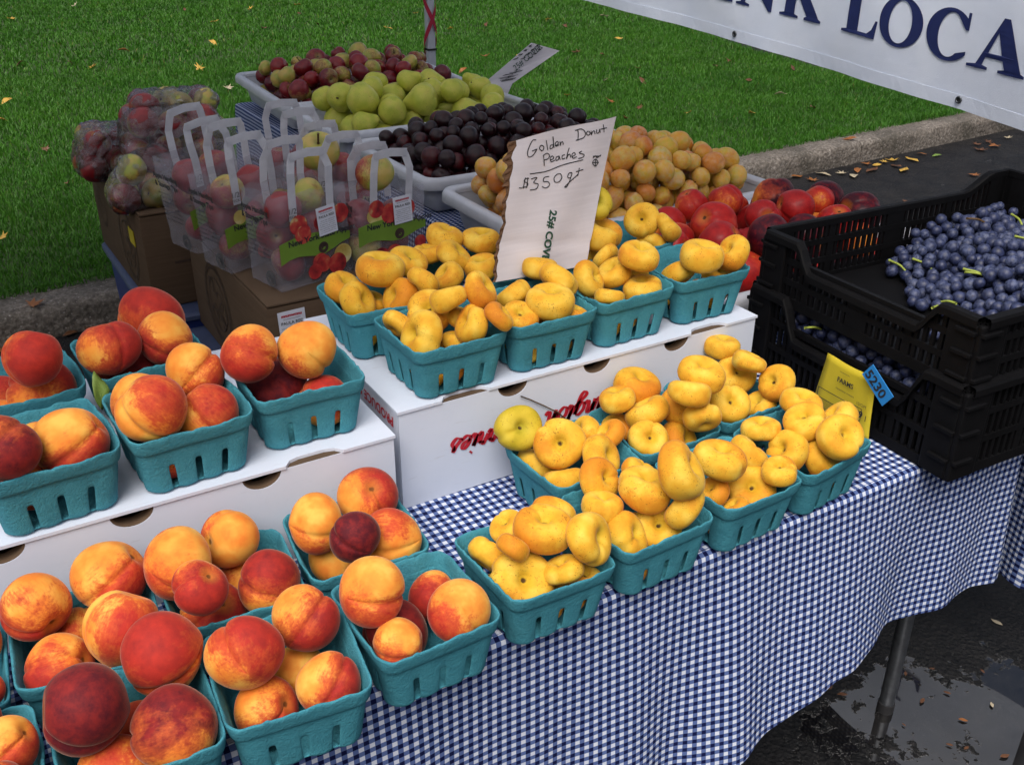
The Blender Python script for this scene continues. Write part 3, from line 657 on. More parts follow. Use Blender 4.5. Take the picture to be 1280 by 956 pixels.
# ================================================================== PULP BASKETS
BW, BB, BH = .070, .0555, .078            # half top width, half base width, height
def basket_meshes():
    """moulded pulp: tapering square tub with three slots a side, ribs between them, and a flared band rim"""
    per = []                                # perimeter samples: (side, u in -1..1) plus rounded corners
    us = [-.80, -.66, -.585, -.555, -.50, -.455, -.425, -.35, -.2, -.085, -.055, 0, .055, .085, .2, .35, .425, .455, .50, .555, .585, .66, .80]
    SL = [(-.555, -.455), (-.055, .055), (.455, .555)]
    ring = []
    for s in range(4):
        for u in us: ring.append((s, u, 'w'))
        for k in range(1, 4): ring.append((s, k/4, 'c'))
    zs = [0.0, .004, .010, .020, .030, .037, .041, .046, .056, .062]
    def pt(e, z, out=0.0):
        s, u, kd = e; f = z/BH; hw = BB+(BW-.003-BB)*f
        cr = .2*hw
        if kd == 'w': x, y = u/.80*(hw-cr), -hw
        else:
            a = u*math.pi/2; x, y = hw-cr+cr*math.sin(a), -hw+cr-cr*math.cos(a)
        # moulded ribs: the wall swells between slots and steps in round each slot
        if kd == 'w':
            d = min(abs(u-c) for c in (-.505, 0, .505)); rib = .0022*max(0, 1-z/.06)*(1 if d > .085 else (-.3 if d < .06 else .4))
            y -= rib
        r = math.hypot(x, y); k = (r+out)/r; x, y = x*k, y*k
        c, sn = [(1, 0), (0, 1), (-1, 0), (0, -1)][s]
        return (x*c-y*sn, x*sn+y*c)
    bm = bmesh.new(); G = []
    for z in zs:
        row = []
        for e in ring:
            x, y = pt(e, z)
            zz = z
            if z == 0 and e[2] == 'w' and min(abs(e[1]-c) for c in (-.505, 0, .505)) < .09: zz = .003
            row.append(bm.verts.new((x, y, zz)))
        G.append(row)
    n = len(ring)
    for j in range(len(zs)-1):
        for i in range(n):
            a, b_ = ring[i], ring[(i+1) % n]
            slot = a[2] == 'w' and b_[2] == 'w' and any(lo-1e-6 <= a[1] and b_[1] <= hi+1e-6 for lo, hi in SL)
            mid = slot and zs[j] >= .004
            if mid and zs[j] < .037: continue
            if mid and zs[j] < .041 and False: continue
            bm.faces.new((G[j][i], G[j][(i+1) % n], G[j+1][(i+1) % n], G[j+1][i]))
    bm.faces.new(list(reversed(G[0])))
    body = bake(to_mesh('basket_body', bm), [('SOLIDIFY', dict(thickness=.0026, offset=-1)), ('SUBSURF', dict(levels=1, render_levels=1))], 'basket_body')
    # rim band
    bm = bmesh.new(); prof = [(.058, .0004), (.0585, .0030), (.064, .0036), (.0745, .0042), (.0775, .0036), (.078, .0015), (.0765, .0000), (.070, -.0012), (.061, -.0024)]
    rg = random.Random(5); jit = [rg.uniform(-1, 1) for _ in ring]; rows = []
    for z, o in prof:
        row = []
        for i, e in enumerate(ring):
            x, y = pt(e, z, o); row.append(bm.verts.new((x, y, z+((.0013*jit[i]) if z > .07 else 0))))
        rows.append(row)
    for a, b_ in zip(rows, rows[1:]):
        for i in range(n): bm.faces.new((a[i], a[(i+1) % n], b_[(i+1) % n], b_[i]))
    rim = bake(to_mesh('basket_rim', bm), [('SUBSURF', dict(levels=1, render_levels=1))], 'basket_rim')
    out = []
    for sd in range(4):                     # four warped castings of the same mould
        rg = np.random.default_rng(sd); K = rg.normal(0, 28, (5, 3)); PH = rg.uniform(0, 6.28, (5, 3)); pair = []
        K2 = rg.normal(0, 260, (6, 3)); P2 = rg.uniform(0, 6.28, 6)
        for me0 in (body, rim):
            me = me0.copy(); co_ = np.empty(len(me.vertices)*3, np.float32); me.vertices.foreach_get('co', co_); co_ = co_.reshape(-1, 3)
            wz = np.clip(co_[:, 2:3]/BH, 0, 1)
            d = sum(np.sin(co_ @ K[i])[:, None]*np.cos(PH[i])[None, :] for i in range(5))*.0011
            d[:, 2] *= .9; fr_ = np.sin(co_ @ K2.T+P2).sum(1)*.00045*(co_[:, 2] > .07); co_ = co_+d*wz; co_[:, 2] += fr_
            me.vertices.foreach_set('co', co_.astype(np.float32).ravel()); me.update(); me.polygons.foreach_set('use_smooth', [True]*len(me.polygons)); me.materials.append(M['pulp']); pair.append(me)
        out.append(pair)
    return out
CASTS = basket_meshes()
ORD = ['first', 'second', 'third', 'fourth', 'fifth', 'sixth', 'seventh', 'eighth', 'ninth', 'tenth', 'eleventh', 'twelfth', 'thirteenth', 'fourteenth', 'fifteenth', 'sixteenth', 'seventeenth', 'eighteenth']

# fruit shapes (unit radius; local +z is the stem end)
def lump(seed, amp):
    rg = random.Random(seed); w_ = [(Vector((rg.gauss(0, 1), rg.gauss(0, 1), rg.gauss(0, 1)))*1.5, rg.uniform(0, 6)) for _ in range(5)]
    return lambda d: amp*sum(math.sin(k.dot(d)+p) for k, p in w_)/2
def revolve(name, fn, nu=30, nv=22):
    v, f = [fn(0, 0)], []
    for j in range(1, nv):
        for i in range(nu): v.append(fn(math.pi*j/nv, 2*math.pi*i/nu))
    v.append(fn(math.pi, 0)); last = len(v)-1
    for i in range(nu):
        f.append((0, 1+i, 1+(i+1) % nu)); f.append((last, last-nu+(i+1) % nu, last-nu+i))
    for j in range(nv-2):
        for i in range(nu):
            a = 1+j*nu+i; b_ = 1+j*nu+(i+1) % nu; f.append((a, a+nu, b_+nu, b_))
    return pydata(name, v, f)
def ang(p, q): return abs((p-q+math.pi) % (2*math.pi)-math.pi)
def peach_mesh(seed, cleft=.07, flat=.97):
    lp = lump(seed, .045)
    def fn(th, ph):
        d = Vector((math.sin(th)*math.cos(ph), math.sin(th)*math.sin(ph), math.cos(th)))
        r = 1+lp(d)-cleft*(math.exp(-(ang(ph, 0)/.11)**2)+.45*math.exp(-(ang(ph, 0)/.34)**2))*math.sin(th)**.7*(.55+.45*math.cos(th*.5))-.24*math.exp(-(th/.32)**2)+.05*math.exp(-((math.pi-th)/.22)**2)
        return (d.x*r*1.0, d.y*r*1.03, d.z*r*flat)
    return revolve('peach', fn, 72, 26)
def donut_mesh(seed):
    lp = lump(seed, .022); rg = random.Random(seed); p2, p3, lop = rg.uniform(0, 6), rg.uniform(0, 6), rg.uniform(.03, .16)
    def fn(th, ph):
        d = Vector((math.sin(th)*math.cos(ph), math.sin(th)*math.sin(ph), math.cos(th)))
        k = 1+.035*math.cos(2*ph+p2)+.02*math.cos(3*ph+p3)+lp(d)-.10*math.exp(-(ang(ph, 0)/.13)**2)*math.sin(th)
        rad = math.sin(th)**.80*k; hz = .62*(1+lop*math.cos(ph-p2))
        c = math.cos(th); z = math.copysign(abs(c)**.75, c)*hz
        z -= math.copysign(1, c)*((.34 if c > 0 else .16)*math.exp(-(rad/.17)**2)+(.20 if c > 0 else .12)*math.exp(-(rad/.45)**2))
        z -= .10*math.exp(-(ang(ph, 0)/.16)**2)*max(0, c)*math.exp(-((rad-.5)/.35)**2)
        return (rad*math.cos(ph), rad*math.sin(ph), z)
    return revolve('donut_peach', fn, 36, 26)
def apple_mesh(seed, flat=.9):
    lp = lump(seed, .03)
    def fn(th, ph):
        d = Vector((math.sin(th)*math.cos(ph), math.sin(th)*math.sin(ph), math.cos(th)))
        r = 1+lp(d)-.36*math.exp(-(th/.33)**2)-.22*math.exp(-((math.pi-th)/.28)**2)+.03*math.cos(5*ph)*max(0, -math.cos(th))
        q = 1-.10*max(0, -d.z); return (d.x*r*q, d.y*r*q, d.z*r*flat)
    return revolve('apple', fn, 26, 20)
def pear_mesh(seed, neck):
    lp = lump(seed, .05)
    def fn(th, ph):
        d = Vector((math.sin(th)*math.cos(ph), math.sin(th)*math.sin(ph), math.cos(th)))
        r = 1+lp(d)-.14*math.exp(-((math.pi-th)/.25)**2)-.12*math.exp(-(th/.22)**2)
        q = 1-neck*.45*sm((d.z+.05)/.9); return (d.x*r*q, d.y*r*q, d.z*r*(1+neck*.45*max(0, d.z)))
    return revolve('pear', fn, 26, 20)
def plum_mesh(seed, long):
    lp = lump(seed, .03)
    def fn(th, ph):
        d = Vector((math.sin(th)*math.cos(ph), math.sin(th)*math.sin(ph), math.cos(th)))
        r = 1+lp(d)-.05*math.exp(-(ang(ph, 0)/.15)**2)*math.sin(th)-.14*math.exp(-(th/.22)**2)
        return (d.x*r, d.y*r*.96, d.z*r*long)
    return revolve('plum', fn, 22, 16)
PEACH = [peach_mesh(i, c, f) for i, c, f in ((0, .08, .93), (1, .10, .97), (2, .14, .90), (3, .09, .99), (4, .12, .94))]; SPLIT = peach_mesh(21, .34, .86)
DONUT = [donut_mesh(i) for i in range(30, 42)]
APPLE = [apple_mesh(i, f) for i, f in ((50, .9), (51, .86), (52, .94))]
PEAR = [pear_mesh(60, .15), pear_mesh(61, .35), pear_mesh(62, .7)]
PLUM = [plum_mesh(i, 1.02) for i in (70, 71, 72)]; YPLUM = [plum_mesh(i, l) for i, l in ((75, 1.12), (76, 1.2), (77, 1.05))]
NECT = [peach_mesh(i, .06) for i in (80, 81)]
for ms, k in ((PEACH+[SPLIT], 'peach'), (DONUT, 'donut'), (APPLE, 'apple'), (PEAR, 'pear'), (PLUM, 'plum'), (YPLUM, 'yplum'), (NECT, 'nect')):
    for me in ms: me.materials.append(M[k])
GDONUT = DONUT[2].copy(); GDONUT.materials.clear(); GDONUT.materials.append(M['greendonut'])
bm = bmesh.new(); tube(bm, bez([(0, 0, .62), (.02, .01, .85), (.10, .03, 1.18)], 4), [.05]*8+[.07], 6); STEM = to_mesh('stem', bm); STEM.materials.append(M['twig'])
bm = bmesh.new(); tube(bm, bez([(0, 0, .30), (.02, 0, .34)], 4), .06, 6); NUB = to_mesh('stem_scar', bm); NUB.materials.append(M['twig'])

# level, x, y, rotation, fruit kind, row phrase, list of fruit (px, py, radius px, layer, colour)
LV = {'t': T+.004, 'u': T+.004+HU, 'c': T+.004+HC}
BASK = [
 ('t', -.080, .039, -.04, 'peach', 'first', 'front row of peach baskets', [(9, 931, 36, 't', 'o'), (-40, 905, 40, 't', 'r'), (-10, 985, 40, 't', 'o')]),
 ('t', .066, .039, -.036, 'peach', 'second', 'front row of peach baskets', [(111, 899, 56, 't', 'd'), (204, 836, 52, 't', 'o'), (228, 914, 53, 't', 'D'), (140, 966, 47, 't', 'y'), (170, 908, 36, 'l', 'y')]),
 ('t', .209, .036, -.115, 'peach', 'third', 'front row of peach baskets', [(310, 822, 46, 't', 'o'), (384, 772, 43, 't', 'R'), (414, 857, 40, 't', 'r'), (332, 888, 41, 'l', 'r'), (371, 838, 35, 'l', 'y')]),
 ('t', .354, .050, .017, 'peach', 'fourth', 'front row of peach baskets', [(466, 745, 43, 't', 'o'), (509, 790, 42, 't', 'D'), (578, 767, 39, 't', 'y'), (531, 749, 30, 'l', 'r'), (484, 818, 32, 'l', 'o')]),
 ('t', -.092, .190, -.08, 'peach', 'first', 'second row of peach baskets', [(-12, 859, 25, 't', 'o'), (-40, 800, 38, 't', 'r')]),
 ('t', .051, .186, -.079, 'peach', 'second', 'second row of peach baskets', [(46, 765, 44, 't', 'R'), (71, 829, 43, 't', 'Y'), (162, 791, 47, 't', 'y'), (139, 726, 45, 't', 'o'), (101, 788, 34, 'l', 'y')]),
 ('t', .200, .192, -.08, 'peach', 'third', 'second row of peach baskets', [(224, 706, 44, 't', 'o'), (288, 676, 38, 't', 'y'), (263, 764, 41, 't', 'r'), (343, 732, 40, 't', 'R'), (297, 722, 32, 'l', 'y'), (250, 735, 34, 'l', 'r')]),
 ('t', .348, .198, -.080, 'peach', 'fourth', 'second row of peach baskets', [(398, 657, 36, 't', 'y'), (459, 620, 37, 't', 'Y'), (489, 673, 39, 't', 'y'), (418, 703, 35, 'l', 's'), (444, 670, 33, 'l', 'd')]),
 ('u', .056, .349, .084, 'peach', 'first', 'front row on left carton', [(99, 559, 45, 't', 'Y'), (5, 559, 43, 't', 'D'), (52, 551, 33, 'l', 'r'), (41, 595, 33, 'l', 'r')]),
 ('u', .203, .355, .065, 'peach', 'second', 'front row on left carton', [(195, 523, 43, 't', 'y'), (277, 500, 40, 't', 'o'), (244, 470, 36, 't', 'o'), (170, 503, 37, 't', 'o'), (236, 528, 30, 'l', 'r')]),
 ('u', .353, .375, -.023, 'peach', 'third', 'front row on left carton', [(309, 444, 37, 't', 'o'), (383, 445, 37, 't', 'y'), (350, 483, 37, 't', 'd'), (409, 483, 32, 'l', 'o')]),
 ('u', .050, .520, .08, 'peach', 'first', 'back row on left carton', [(51, 484, 41, 't', 'r'), (45, 458, 36, 't', 'Y'), (6, 500, 30, 'l', 'o')]),
 ('u', .199, .535, .09, 'peach', 'second', 'back row on left carton', [(147, 460, 40, 't', 'D'), (134, 439, 36, 't', 'r'), (200, 416, 33, 't', 'R'), (220, 435, 40, 't', 'o')]),
 ('t', .509, .063, -.006, 'donut', 'first', 'front row of donut peach baskets', [(601, 695, 27, 't'), (634, 660, 23, 't'), (678, 662, 36, 'h'), (692, 641, 26, 't'), (643, 684, 22, 't'), (655, 724, 38, 'f'), (709, 717, 25, 't'), (736, 673, 33, 'e'), (738, 718, 20, 'l')]),
 ('t', .661, .071, .027, 'donut', 'second', 'front row of donut peach baskets', [(749, 602, 28, 'e'), (807, 611, 33, 'h'), (852, 602, 36, 'e'), (877, 644, 28, 't'), (755, 634, 26, 't'), (781, 666, 30, 'e'), (823, 655, 29, 'f'), (800, 590, 22, 't')]),
 ('t', .813, .078, .052, 'donut', 'third', 'front row of donut peach baskets', [(900, 576, 31, 'h'), (951, 609, 32, 'f'), (937, 566, 24, 't'), (892, 613, 20, 't'), (920, 636, 18, 'l'), (978, 600, 22, 't')]),
 ('t', .955, .088, .124, 'donut', 'fourth', 'front row of donut peach baskets', [(1002, 507, 25, 'h'), (1048, 524, 25, 't'), (1058, 549, 28, 'f'), (1002, 531, 26, 't'), (1026, 572, 27, 'e'), (981, 561, 27, 'e'), (951, 537, 23, 't')]),
 ('t', .667, .219, -.005, 'donut', 'first', 'second row of donut peach baskets', [(647, 535, 28, 'g'), (698, 556, 31, 'F'), (730, 541, 22, 't'), (667, 579, 25, 't'), (704, 601, 26, 't'), (752, 570, 28, 'e'), (763, 545, 20, 't')]),
 ('t', .812, .228, .02, 'donut', 'second', 'second row of donut peach baskets', [(797, 483, 28, 'h'), (808, 514, 27, 't'), (773, 499, 22, 't'), (865, 510, 29, 'f'), (876, 470, 28, 'h'), (862, 490, 25, 't'), (771, 536, 21, 't'), (810, 549, 24, 'f'), (850, 549, 26, 'e'), (903, 536, 23, 't')]),
 ('t', .957, .240, .06, 'donut', 'third', 'second row of donut peach baskets', [(902, 433, 21, 'h'), (920, 468, 25, 'f'), (911, 505, 25, 'f'), (936, 453, 20, 't'), (971, 481, 23, 'e'), (951, 505, 20, 't')]),
 ('c', .556, .379, .006, 'donut', 'first', 'front row on lettered carton', [(492, 407, 20, 't'), (527, 419, 31, 'e'), (538, 392, 28, 'f'), (562, 373, 24, 't'), (600, 403, 25, 'e'), (621, 405, 20, 't'), (571, 423, 18, 'l'), (600, 363, 23, 'e'), (576, 398, 20, 't')]),
 ('c', .703, .382, -.021, 'donut', 'second', 'front row on lettered carton', [(642, 369, 23, 't'), (687, 377, 30, 'h'), (698, 352, 25, 't'), (674, 335, 22, 't'), (650, 397, 23, 't'), (681, 400, 18, 'l'), (721, 393, 16, 'l')]),
 ('c', .848, .391, .032, 'donut', 'third', 'front row on lettered carton', [(736, 349, 22, 'e'), (773, 342, 22, 't'), (804, 359, 24, 't'), (762, 372, 18, 't'), (798, 322, 25, 'h'), (757, 322, 18, 't'), (798, 345, 17, 'l')]),
 ('c', 1.000, .396, -.016, 'donut', 'fourth', 'front row on lettered carton', [(876, 320, 27, 'h'), (916, 318, 22, 'e'), (849, 342, 21, 't'), (899, 341, 20, 't')]),
 ('c', .532, .529, -.024, 'donut', 'first', 'back row on lettered carton', [(428, 360, 23, 't'), (445, 377, 24, 'e'), (479, 340, 30, 'h'), (510, 328, 23, 't'), (502, 368, 25, 'e'), (526, 354, 20, 't'), (467, 378, 18, 'l')]),
 ('c', .680, .536, .0, 'donut', 'second', 'back row on lettered carton', [(556, 297, 22, 'h'), (568, 320, 22, 't'), (601, 301, 23, 'h'), (602, 334, 22, 't'), (560, 346, 20, 't'), (533, 318, 19, 't')]),
 ('c', .828, .540, .02, 'donut', 'third', 'back row on lettered carton', [(745, 311, 19, 't'), (762, 265, 20, 'g'), (775, 287, 26, 'h'), (700, 300, 20, 't')]),
 ('c', .975, .548, .0, 'donut', 'fourth', 'back row on lettered carton', [(825, 287, 21, 'F'), (800, 318, 20, 't'), (830, 316, 19, 't'), (860, 297, 19, 't')]),
]
CNAME = {'o': 'orange', 'y': 'golden yellow', 'Y': 'yellow and red', 'r': 'red-orange', 'R': 'deep red-orange', 'd': 'very dark red', 'D': 'dark red blushed', 's': 'cracked open orange'}
CVAL = {'o': (.55, .16), 'y': (.41, .05), 'Y': (.58, .2), 'r': (.70, .24), 'R': (.62, .42), 'd': (.95, .85), 'D': (.70, .74), 's': (.5, .15)}
def camvec(v):                              # direction given in camera right / up / towards viewer, as a world vector
    return Vector((RM.T @ np.array([v[0], v[1], -v[2]])).tolist())
rf = random.Random(11)
def axis_rot(ax, spin):
    return Vector(ax).normalized().to_track_quat('Z', 'Y') @ Quaternion((0, 0, 1), spin)
def quat_zx(ax, e):
    z = Vector(ax).normalized(); e = Vector(e); x = (e-z*e.dot(z)).normalized(); y = z.cross(x)
    return Matrix((x, y, z)).transposed().to_quaternion()
def put_fruit(name, me, c, R, quat, label, cat, group, col=(0, 0), squash=(1, 1, 1)):
    o = place(name, me, None, None, c); o.rotation_mode = 'QUATERNION'; o.rotation_quaternion = quat
    o.scale = (R*squash[0], R*squash[1], R*squash[2]); o.color = (col[0], col[1], rf.random(), 1)
    return tag(o, label, cat, group)
for (lv, bx, by, rz, kind, nth, row, fruits) in BASK:
    z0 = LV[lv]; fr = 'peaches' if kind == 'peach' else 'donut peaches'
    root = empty('pulp_basket', f'teal pulp basket of {fr}, {nth} from left, {row}', 'basket', (bx, by, z0), rz+rf.choice([0, 1, 2, 3])*math.pi/2, 'teal pulp fruit baskets')
    cst = CASTS[rf.randrange(4)]; place('tub', cst[0], None, root); place('rim', cst[1], None, root)
    c, s = math.cos(rz), math.sin(rz)
    placed = []
    for it in fruits:
        px, py, rp, lay = it[:4]; d = ray(px, py); best = None
        zp = {'l': .040 if kind == 'peach' else .045, 't': .094 if kind == 'peach' else .084, 'f': .085, 'F': .09, 'e': .085, 'h': .105, 'g': .105}[lay]
        if kind == 'donut' and lay == 'l': zp = .055
        for t_ in np.linspace(.5, 3.2, 540):
            p = CAM_P+d*t_; z = p[2]-z0
            if z < .022 or z > .19: continue
            R = rp*t_/FPX; lx = c*(p[0]-bx)+s*(p[1]-by); ly = -s*(p[0]-bx)+c*(p[1]-by)
            lim = max(.004, BB+(BW-BB)*z/BH-.004-R*(1 if kind == 'peach' else 1.1)) if z < BH else max(.004, min(.056, BW-.004-math.sqrt(max(0, R*R-(z-BH)**2))*(.90 if kind == 'peach' else 1.02)))
            out = max(0, abs(lx)-lim)+max(0, abs(ly)-lim)
            if z-R < 0: out += .5*(R-z)
            cost = (out/.006)**2+((z-zp)/.034)**2
            for q, Rq in placed:
                ov = (R+Rq)*(.97 if kind == 'peach' else .80)-np.linalg.norm(p-q)
                if ov > 0: cost += (ov/.0065)**2
            if best is None or cost < best[0]: best = (cost, p, R, lim, lx, ly)
        if best is None: continue
        _, p, R, lim, lx, ly = best; lx, ly = min(max(lx, -lim), lim), min(max(ly, -lim), lim)
        placed.append((np.array([bx+c*lx-s*ly, by+s*lx+c*ly, max(p[2], z0+.004+R*(1 if kind == 'peach' else .8))]), R))
    P = np.array([p for p, _ in placed]); Q = P.copy(); Rs = np.array([r for _, r in placed]); fct = .985 if kind == 'peach' else .86
    for _ in range(160):
        for i in range(len(P)):
            for j in range(i):
                dv = P[i]-P[j]; dl = np.linalg.norm(dv)+1e-9; ov = (Rs[i]+Rs[j])*fct-dl
                if ov > 0: P[i] += dv/dl*ov*.45; P[j] -= dv/dl*ov*.45
        P += (Q-P)*.02
        for i in range(len(P)):
            R = Rs[i]; z = max(P[i][2]-z0, .004+R*(1 if kind == 'peach' else .75)); lx = c*(P[i][0]-bx)+s*(P[i][1]-by); ly = -s*(P[i][0]-bx)+c*(P[i][1]-by)
            Rw = R*(1 if kind == 'peach' else 1.0)
            lim = max(.004, BB+(BW-BB)*z/BH-.004-Rw) if z < BH else max(.004, min(.060, BW-.004-math.sqrt(max(0, Rw*Rw-(z-BH)**2))*.93))
            lx, ly = min(max(lx, -lim), lim), min(max(ly, -lim), lim); P[i] = (bx+c*lx-s*ly, by+s*lx+c*ly, z0+z)
    placed = [(P[i], Rs[i]) for i in range(len(P))]
    recs = [(it, p, R) for it, (p, R) in zip(fruits, placed)]
    # fruit lying underneath, in the gaps
    low = []
    g = [(-.024, -.024), (.024, -.024), (-.024, .024), (.024, .024), (0, 0)] if kind == 'peach' else [(a, b_) for a in (-.029, 0, .029) for b_ in (-.029, 0, .029)]
    for gx, gy in g:
        R = (.029 if kind == 'peach' else .021)*rf.uniform(.95, 1.03); gx += rf.uniform(-.004, .004); gy += rf.uniform(-.004, .004)
        p = np.array([bx+c*gx-s*gy, by+s*gx+c*gy, z0+.004+R*(1 if kind == 'peach' else .85)])
        if all(np.linalg.norm(p-q) > (R+Rq)*(.80 if kind == 'peach' else .72) for q, Rq in placed+low): low.append((p, R))
    recs.sort(key=lambda r: r[0][0])
    for k, (it, p, R) in enumerate(recs):
        lay = it[3]
        grp = f'{fr} heaped in the baskets'
        where = f'{ORD[k]} from left in the {nth} basket, {row}'
        if kind == 'peach':
            cl = it[4]; cv = CVAL[cl]; me = SPLIT if cl == 's' else PEACH[rf.randrange(5)]
            ax = camvec((rf.uniform(-1, 1), rf.uniform(-.5, 1), rf.uniform(-1.0, .55)))
            if cl == 's': q = axis_rot(camvec((.15, .95, .5)), -2.0)
            else: q = quat_zx(ax, camvec((rf.uniform(-1.3, 1.3), rf.uniform(-1, .6), .8)))
            put_fruit('peach', me, p, R, q, f'{CNAME[cl]} peach, {where}', 'peach', grp, (cv[0]+rf.uniform(-.06, .06), cv[1]+rf.uniform(-.06, .06)))
        else:
            ax = {'f': (.15, .35, 1), 'F': (-.05, .15, 1), 'g': (.2, .15, 1), 'e': (rf.choice((-1, 1))*.75, .30, .55), 'h': (.15, .9, .55), 't': (rf.uniform(-.8, .8), .7, rf.uniform(-.3, .7)), 'l': (rf.uniform(-.5, .5), .8, .3)}[lay]
            me = GDONUT if lay == 'g' else DONUT[rf.randrange(len(DONUT))]
            lk = 'greenish donut peach' if lay == 'g' else 'golden donut peach'
            put_fruit('donut_peach', me, p, R*1.06, axis_rot(camvec(tuple(a+rf.uniform(-.12, .12) for a in ax)), rf.uniform(0, 6.28)), f'{lk}, {where}', 'donut peach', grp,
                      (rf.uniform(.05, .60), rf.uniform(0, .6)))
    for p, R in low:
        if kind == 'peach':
            put_fruit('peach', PEACH[rf.randrange(5)], p, R, axis_rot((rf.gauss(0, 1), rf.gauss(0, 1), rf.gauss(0, 1)), rf.uniform(0, 6)), f'peach lying beneath the others in the {nth} basket, {row}', 'peach', f'peaches beneath the others, {nth} basket, {row}', (rf.uniform(.3, .7), .2))
        else:
            put_fruit('donut_peach', DONUT[rf.randrange(len(DONUT))], p, R, axis_rot((rf.gauss(0, .5), rf.gauss(0, .5), 1), rf.uniform(0, 6)), f'donut peach beneath the others in the {nth} basket, {row}', 'donut peach', f'donut peaches beneath the others, {nth} basket, {row}', (rf.uniform(.1, .7), rf.uniform(0, .7)))

# a green leaf tucked in a basket on the left carton
def leaf_mesh(kind, seed):
    rg = random.Random(seed)
    if kind == 'maple':
        ang_ = [(-90, .10), (-60, .42), (-35, .30), (-15, .78), (8, .40), (35, .92), (55, .48), (72, .70), (90, 1.05), (108, .70), (125, .48), (145, .92), (172, .40), (195, .78), (215, .30), (240, .42)]
        out = [(r*rg.uniform(.85, 1.1)*math.cos(R_(a)), r*rg.uniform(.85, 1.1)*math.sin(R_(a))) for a, r in ang_]
    else:
        out = [(.42*math.sin(math.pi*t)*(1 if k == 0 else -1)*rg.uniform(.85, 1.1), (-1+2*t) if k == 0 else (1-2*t)) for k in (0, 1) for t in np.linspace(0, .92, 9)]
    curl = rg.uniform(.25, .6); tw = rg.uniform(-.4, .4)
    v = [(0, 0, 0)]; f = []
    for sc in (.5, 1.0):
        for x, y in out:
            x, y = x*sc, y*sc; v.append((x, y, curl*(x*x)+tw*x*y+.12*math.sin(3*y+seed)*sc))
    n = len(out)
    for i in range(n):
        j = (i+1) % n; f.append((0, 1+i, 1+j)); f.append((1+i, 1+n+i, 1+n+j, 1+j))
    b0 = len(v); v += [(-.02, -.05, 0), (.02, -.05, 0), (.05, -.75, .12), (.02, -.78, .12)]; f.append((b0, b0+1, b0+2, b0+3))
    me = pydata('leaf', v, f); return bake(me, [('SOLIDIFY', dict(thickness=.02, offset=0))], 'leaf')
LEAVES = {m: [(lambda q: (q.materials.clear(), q.materials.append(M[m]), q)[2])(leaf_mesh(k, s)) for k, s in (('maple', 1), ('oval', 2), ('maple', 4), ('oval', 6))] for m in ('leafy', 'leafb', 'leafo', 'leafp', 'leafg')}
p = atz(124, 488, LV['u']+.075); o = place('peach_leaf', LEAVES['leafg'][1], None, None, p, (R_(70), .2, .4), .024); tag(o, 'small green leaf tucked in a basket on the left carton', 'leaf')

# ================================================================== GREY TRAYS AND THEIR HEAPS
def rrect(x0, x1, y0, y1, r, n=5):
    out = []
    for cx, cy, a0 in ((x1-r, y0+r, -90), (x1-r, y1-r, 0), (x0+r, y1-r, 90), (x0+r, y0+r, 180)):
        for k in range(n+1):
            a = R_(a0+90*k/n); out.append((cx+r*math.cos(a), cy+r*math.sin(a)))
    return out
def loops_mesh(name, loops, cap_last=False):
    bm = bmesh.new(); rows = [[bm.verts.new(p) for p in l] for l in loops]; n = len(rows[0])
    for a, b_ in zip(rows, rows[1:]):
        for i in range(n): bm.faces.new((a[i], a[(i+1) % n], b_[(i+1) % n], b_[i]))
    if cap_last: bm.faces.new(rows[-1])
    return to_mesh(name, bm, True, 45)
def fruit_tray(label, x0, x1, y0, y1, z, h, tilt=0.0):
    cx, cy = (x0+x1)/2, y0; t = empty('produce_tray', label, 'tray', (cx, cy, z), 0, 'grey plastic produce trays'); t.rotation_euler.x = tilt
    W_, D_ = (x1-x0)/2, y1-y0
    def lp(o, zz): return [(a, b_, zz) for a, b_ in rrect(-W_+o, W_-o, o, D_-o, max(.012, .045-o*.6))]
    # tub: outside wall down, base, inside wall up
    place('tub', loops_mesh('tub', [lp(.030, h-.012), lp(.034, h*.5), lp(.046, .004), lp(.052, 0)], True), M['tray'], t)
    place('inner_tub', loops_mesh('inner_tub', [lp(.029, h-.006), lp(.036, h*.5), lp(.048, .010), lp(.058, .006)], True), M['tray'], t)
    place('rim', loops_mesh('rim', [lp(.032, h-.013), lp(.030, h-.017), lp(.006, h-.017), lp(.001, h-.028), lp(.0, h-.022), lp(.001, h-.008), lp(.006, h-.001), lp(.012, h), lp(.022, h-.001), lp(.027, h-.004), lp(.0292, h-.010)]), M['tray'], t)
    return t
def pile(x0, x1, y0, y1, z0, R, prof, seed, n=2500, jit=.19, keep=None, tight=.97):
    rg = np.random.default_rng(seed); C = np.zeros((0, 3)); RR = np.zeros(0); fails = 0
    while fails < 60 and len(C) < n:
        r = R*(1+jit*rg.uniform(-1, 1))
        q = np.stack([rg.uniform(x0+r, x1-r, 40), rg.uniform(y0+r, y1-r, 40)], 1)
        zz = np.full(40, z0+r)
        if len(C):
            d2 = ((q[:, None, :]-C[None, :, :2])**2).sum(2); s = ((r+RR)*tight)**2
            zz = np.maximum(zz, np.where(d2 < s, C[None, :, 2]+np.sqrt(np.maximum(0, s-d2)), -9).max(1))
        lim = np.array([prof(a, b_) for a, b_ in q]); ok = zz+r*.6 <= lim
        if not ok.any(): fails += 1; continue
        k = np.where(ok, zz, 9).argmin(); C = np.vstack([C, [q[k, 0], q[k, 1], zz[k]]]); RR = np.append(RR, r)
    return C, RR
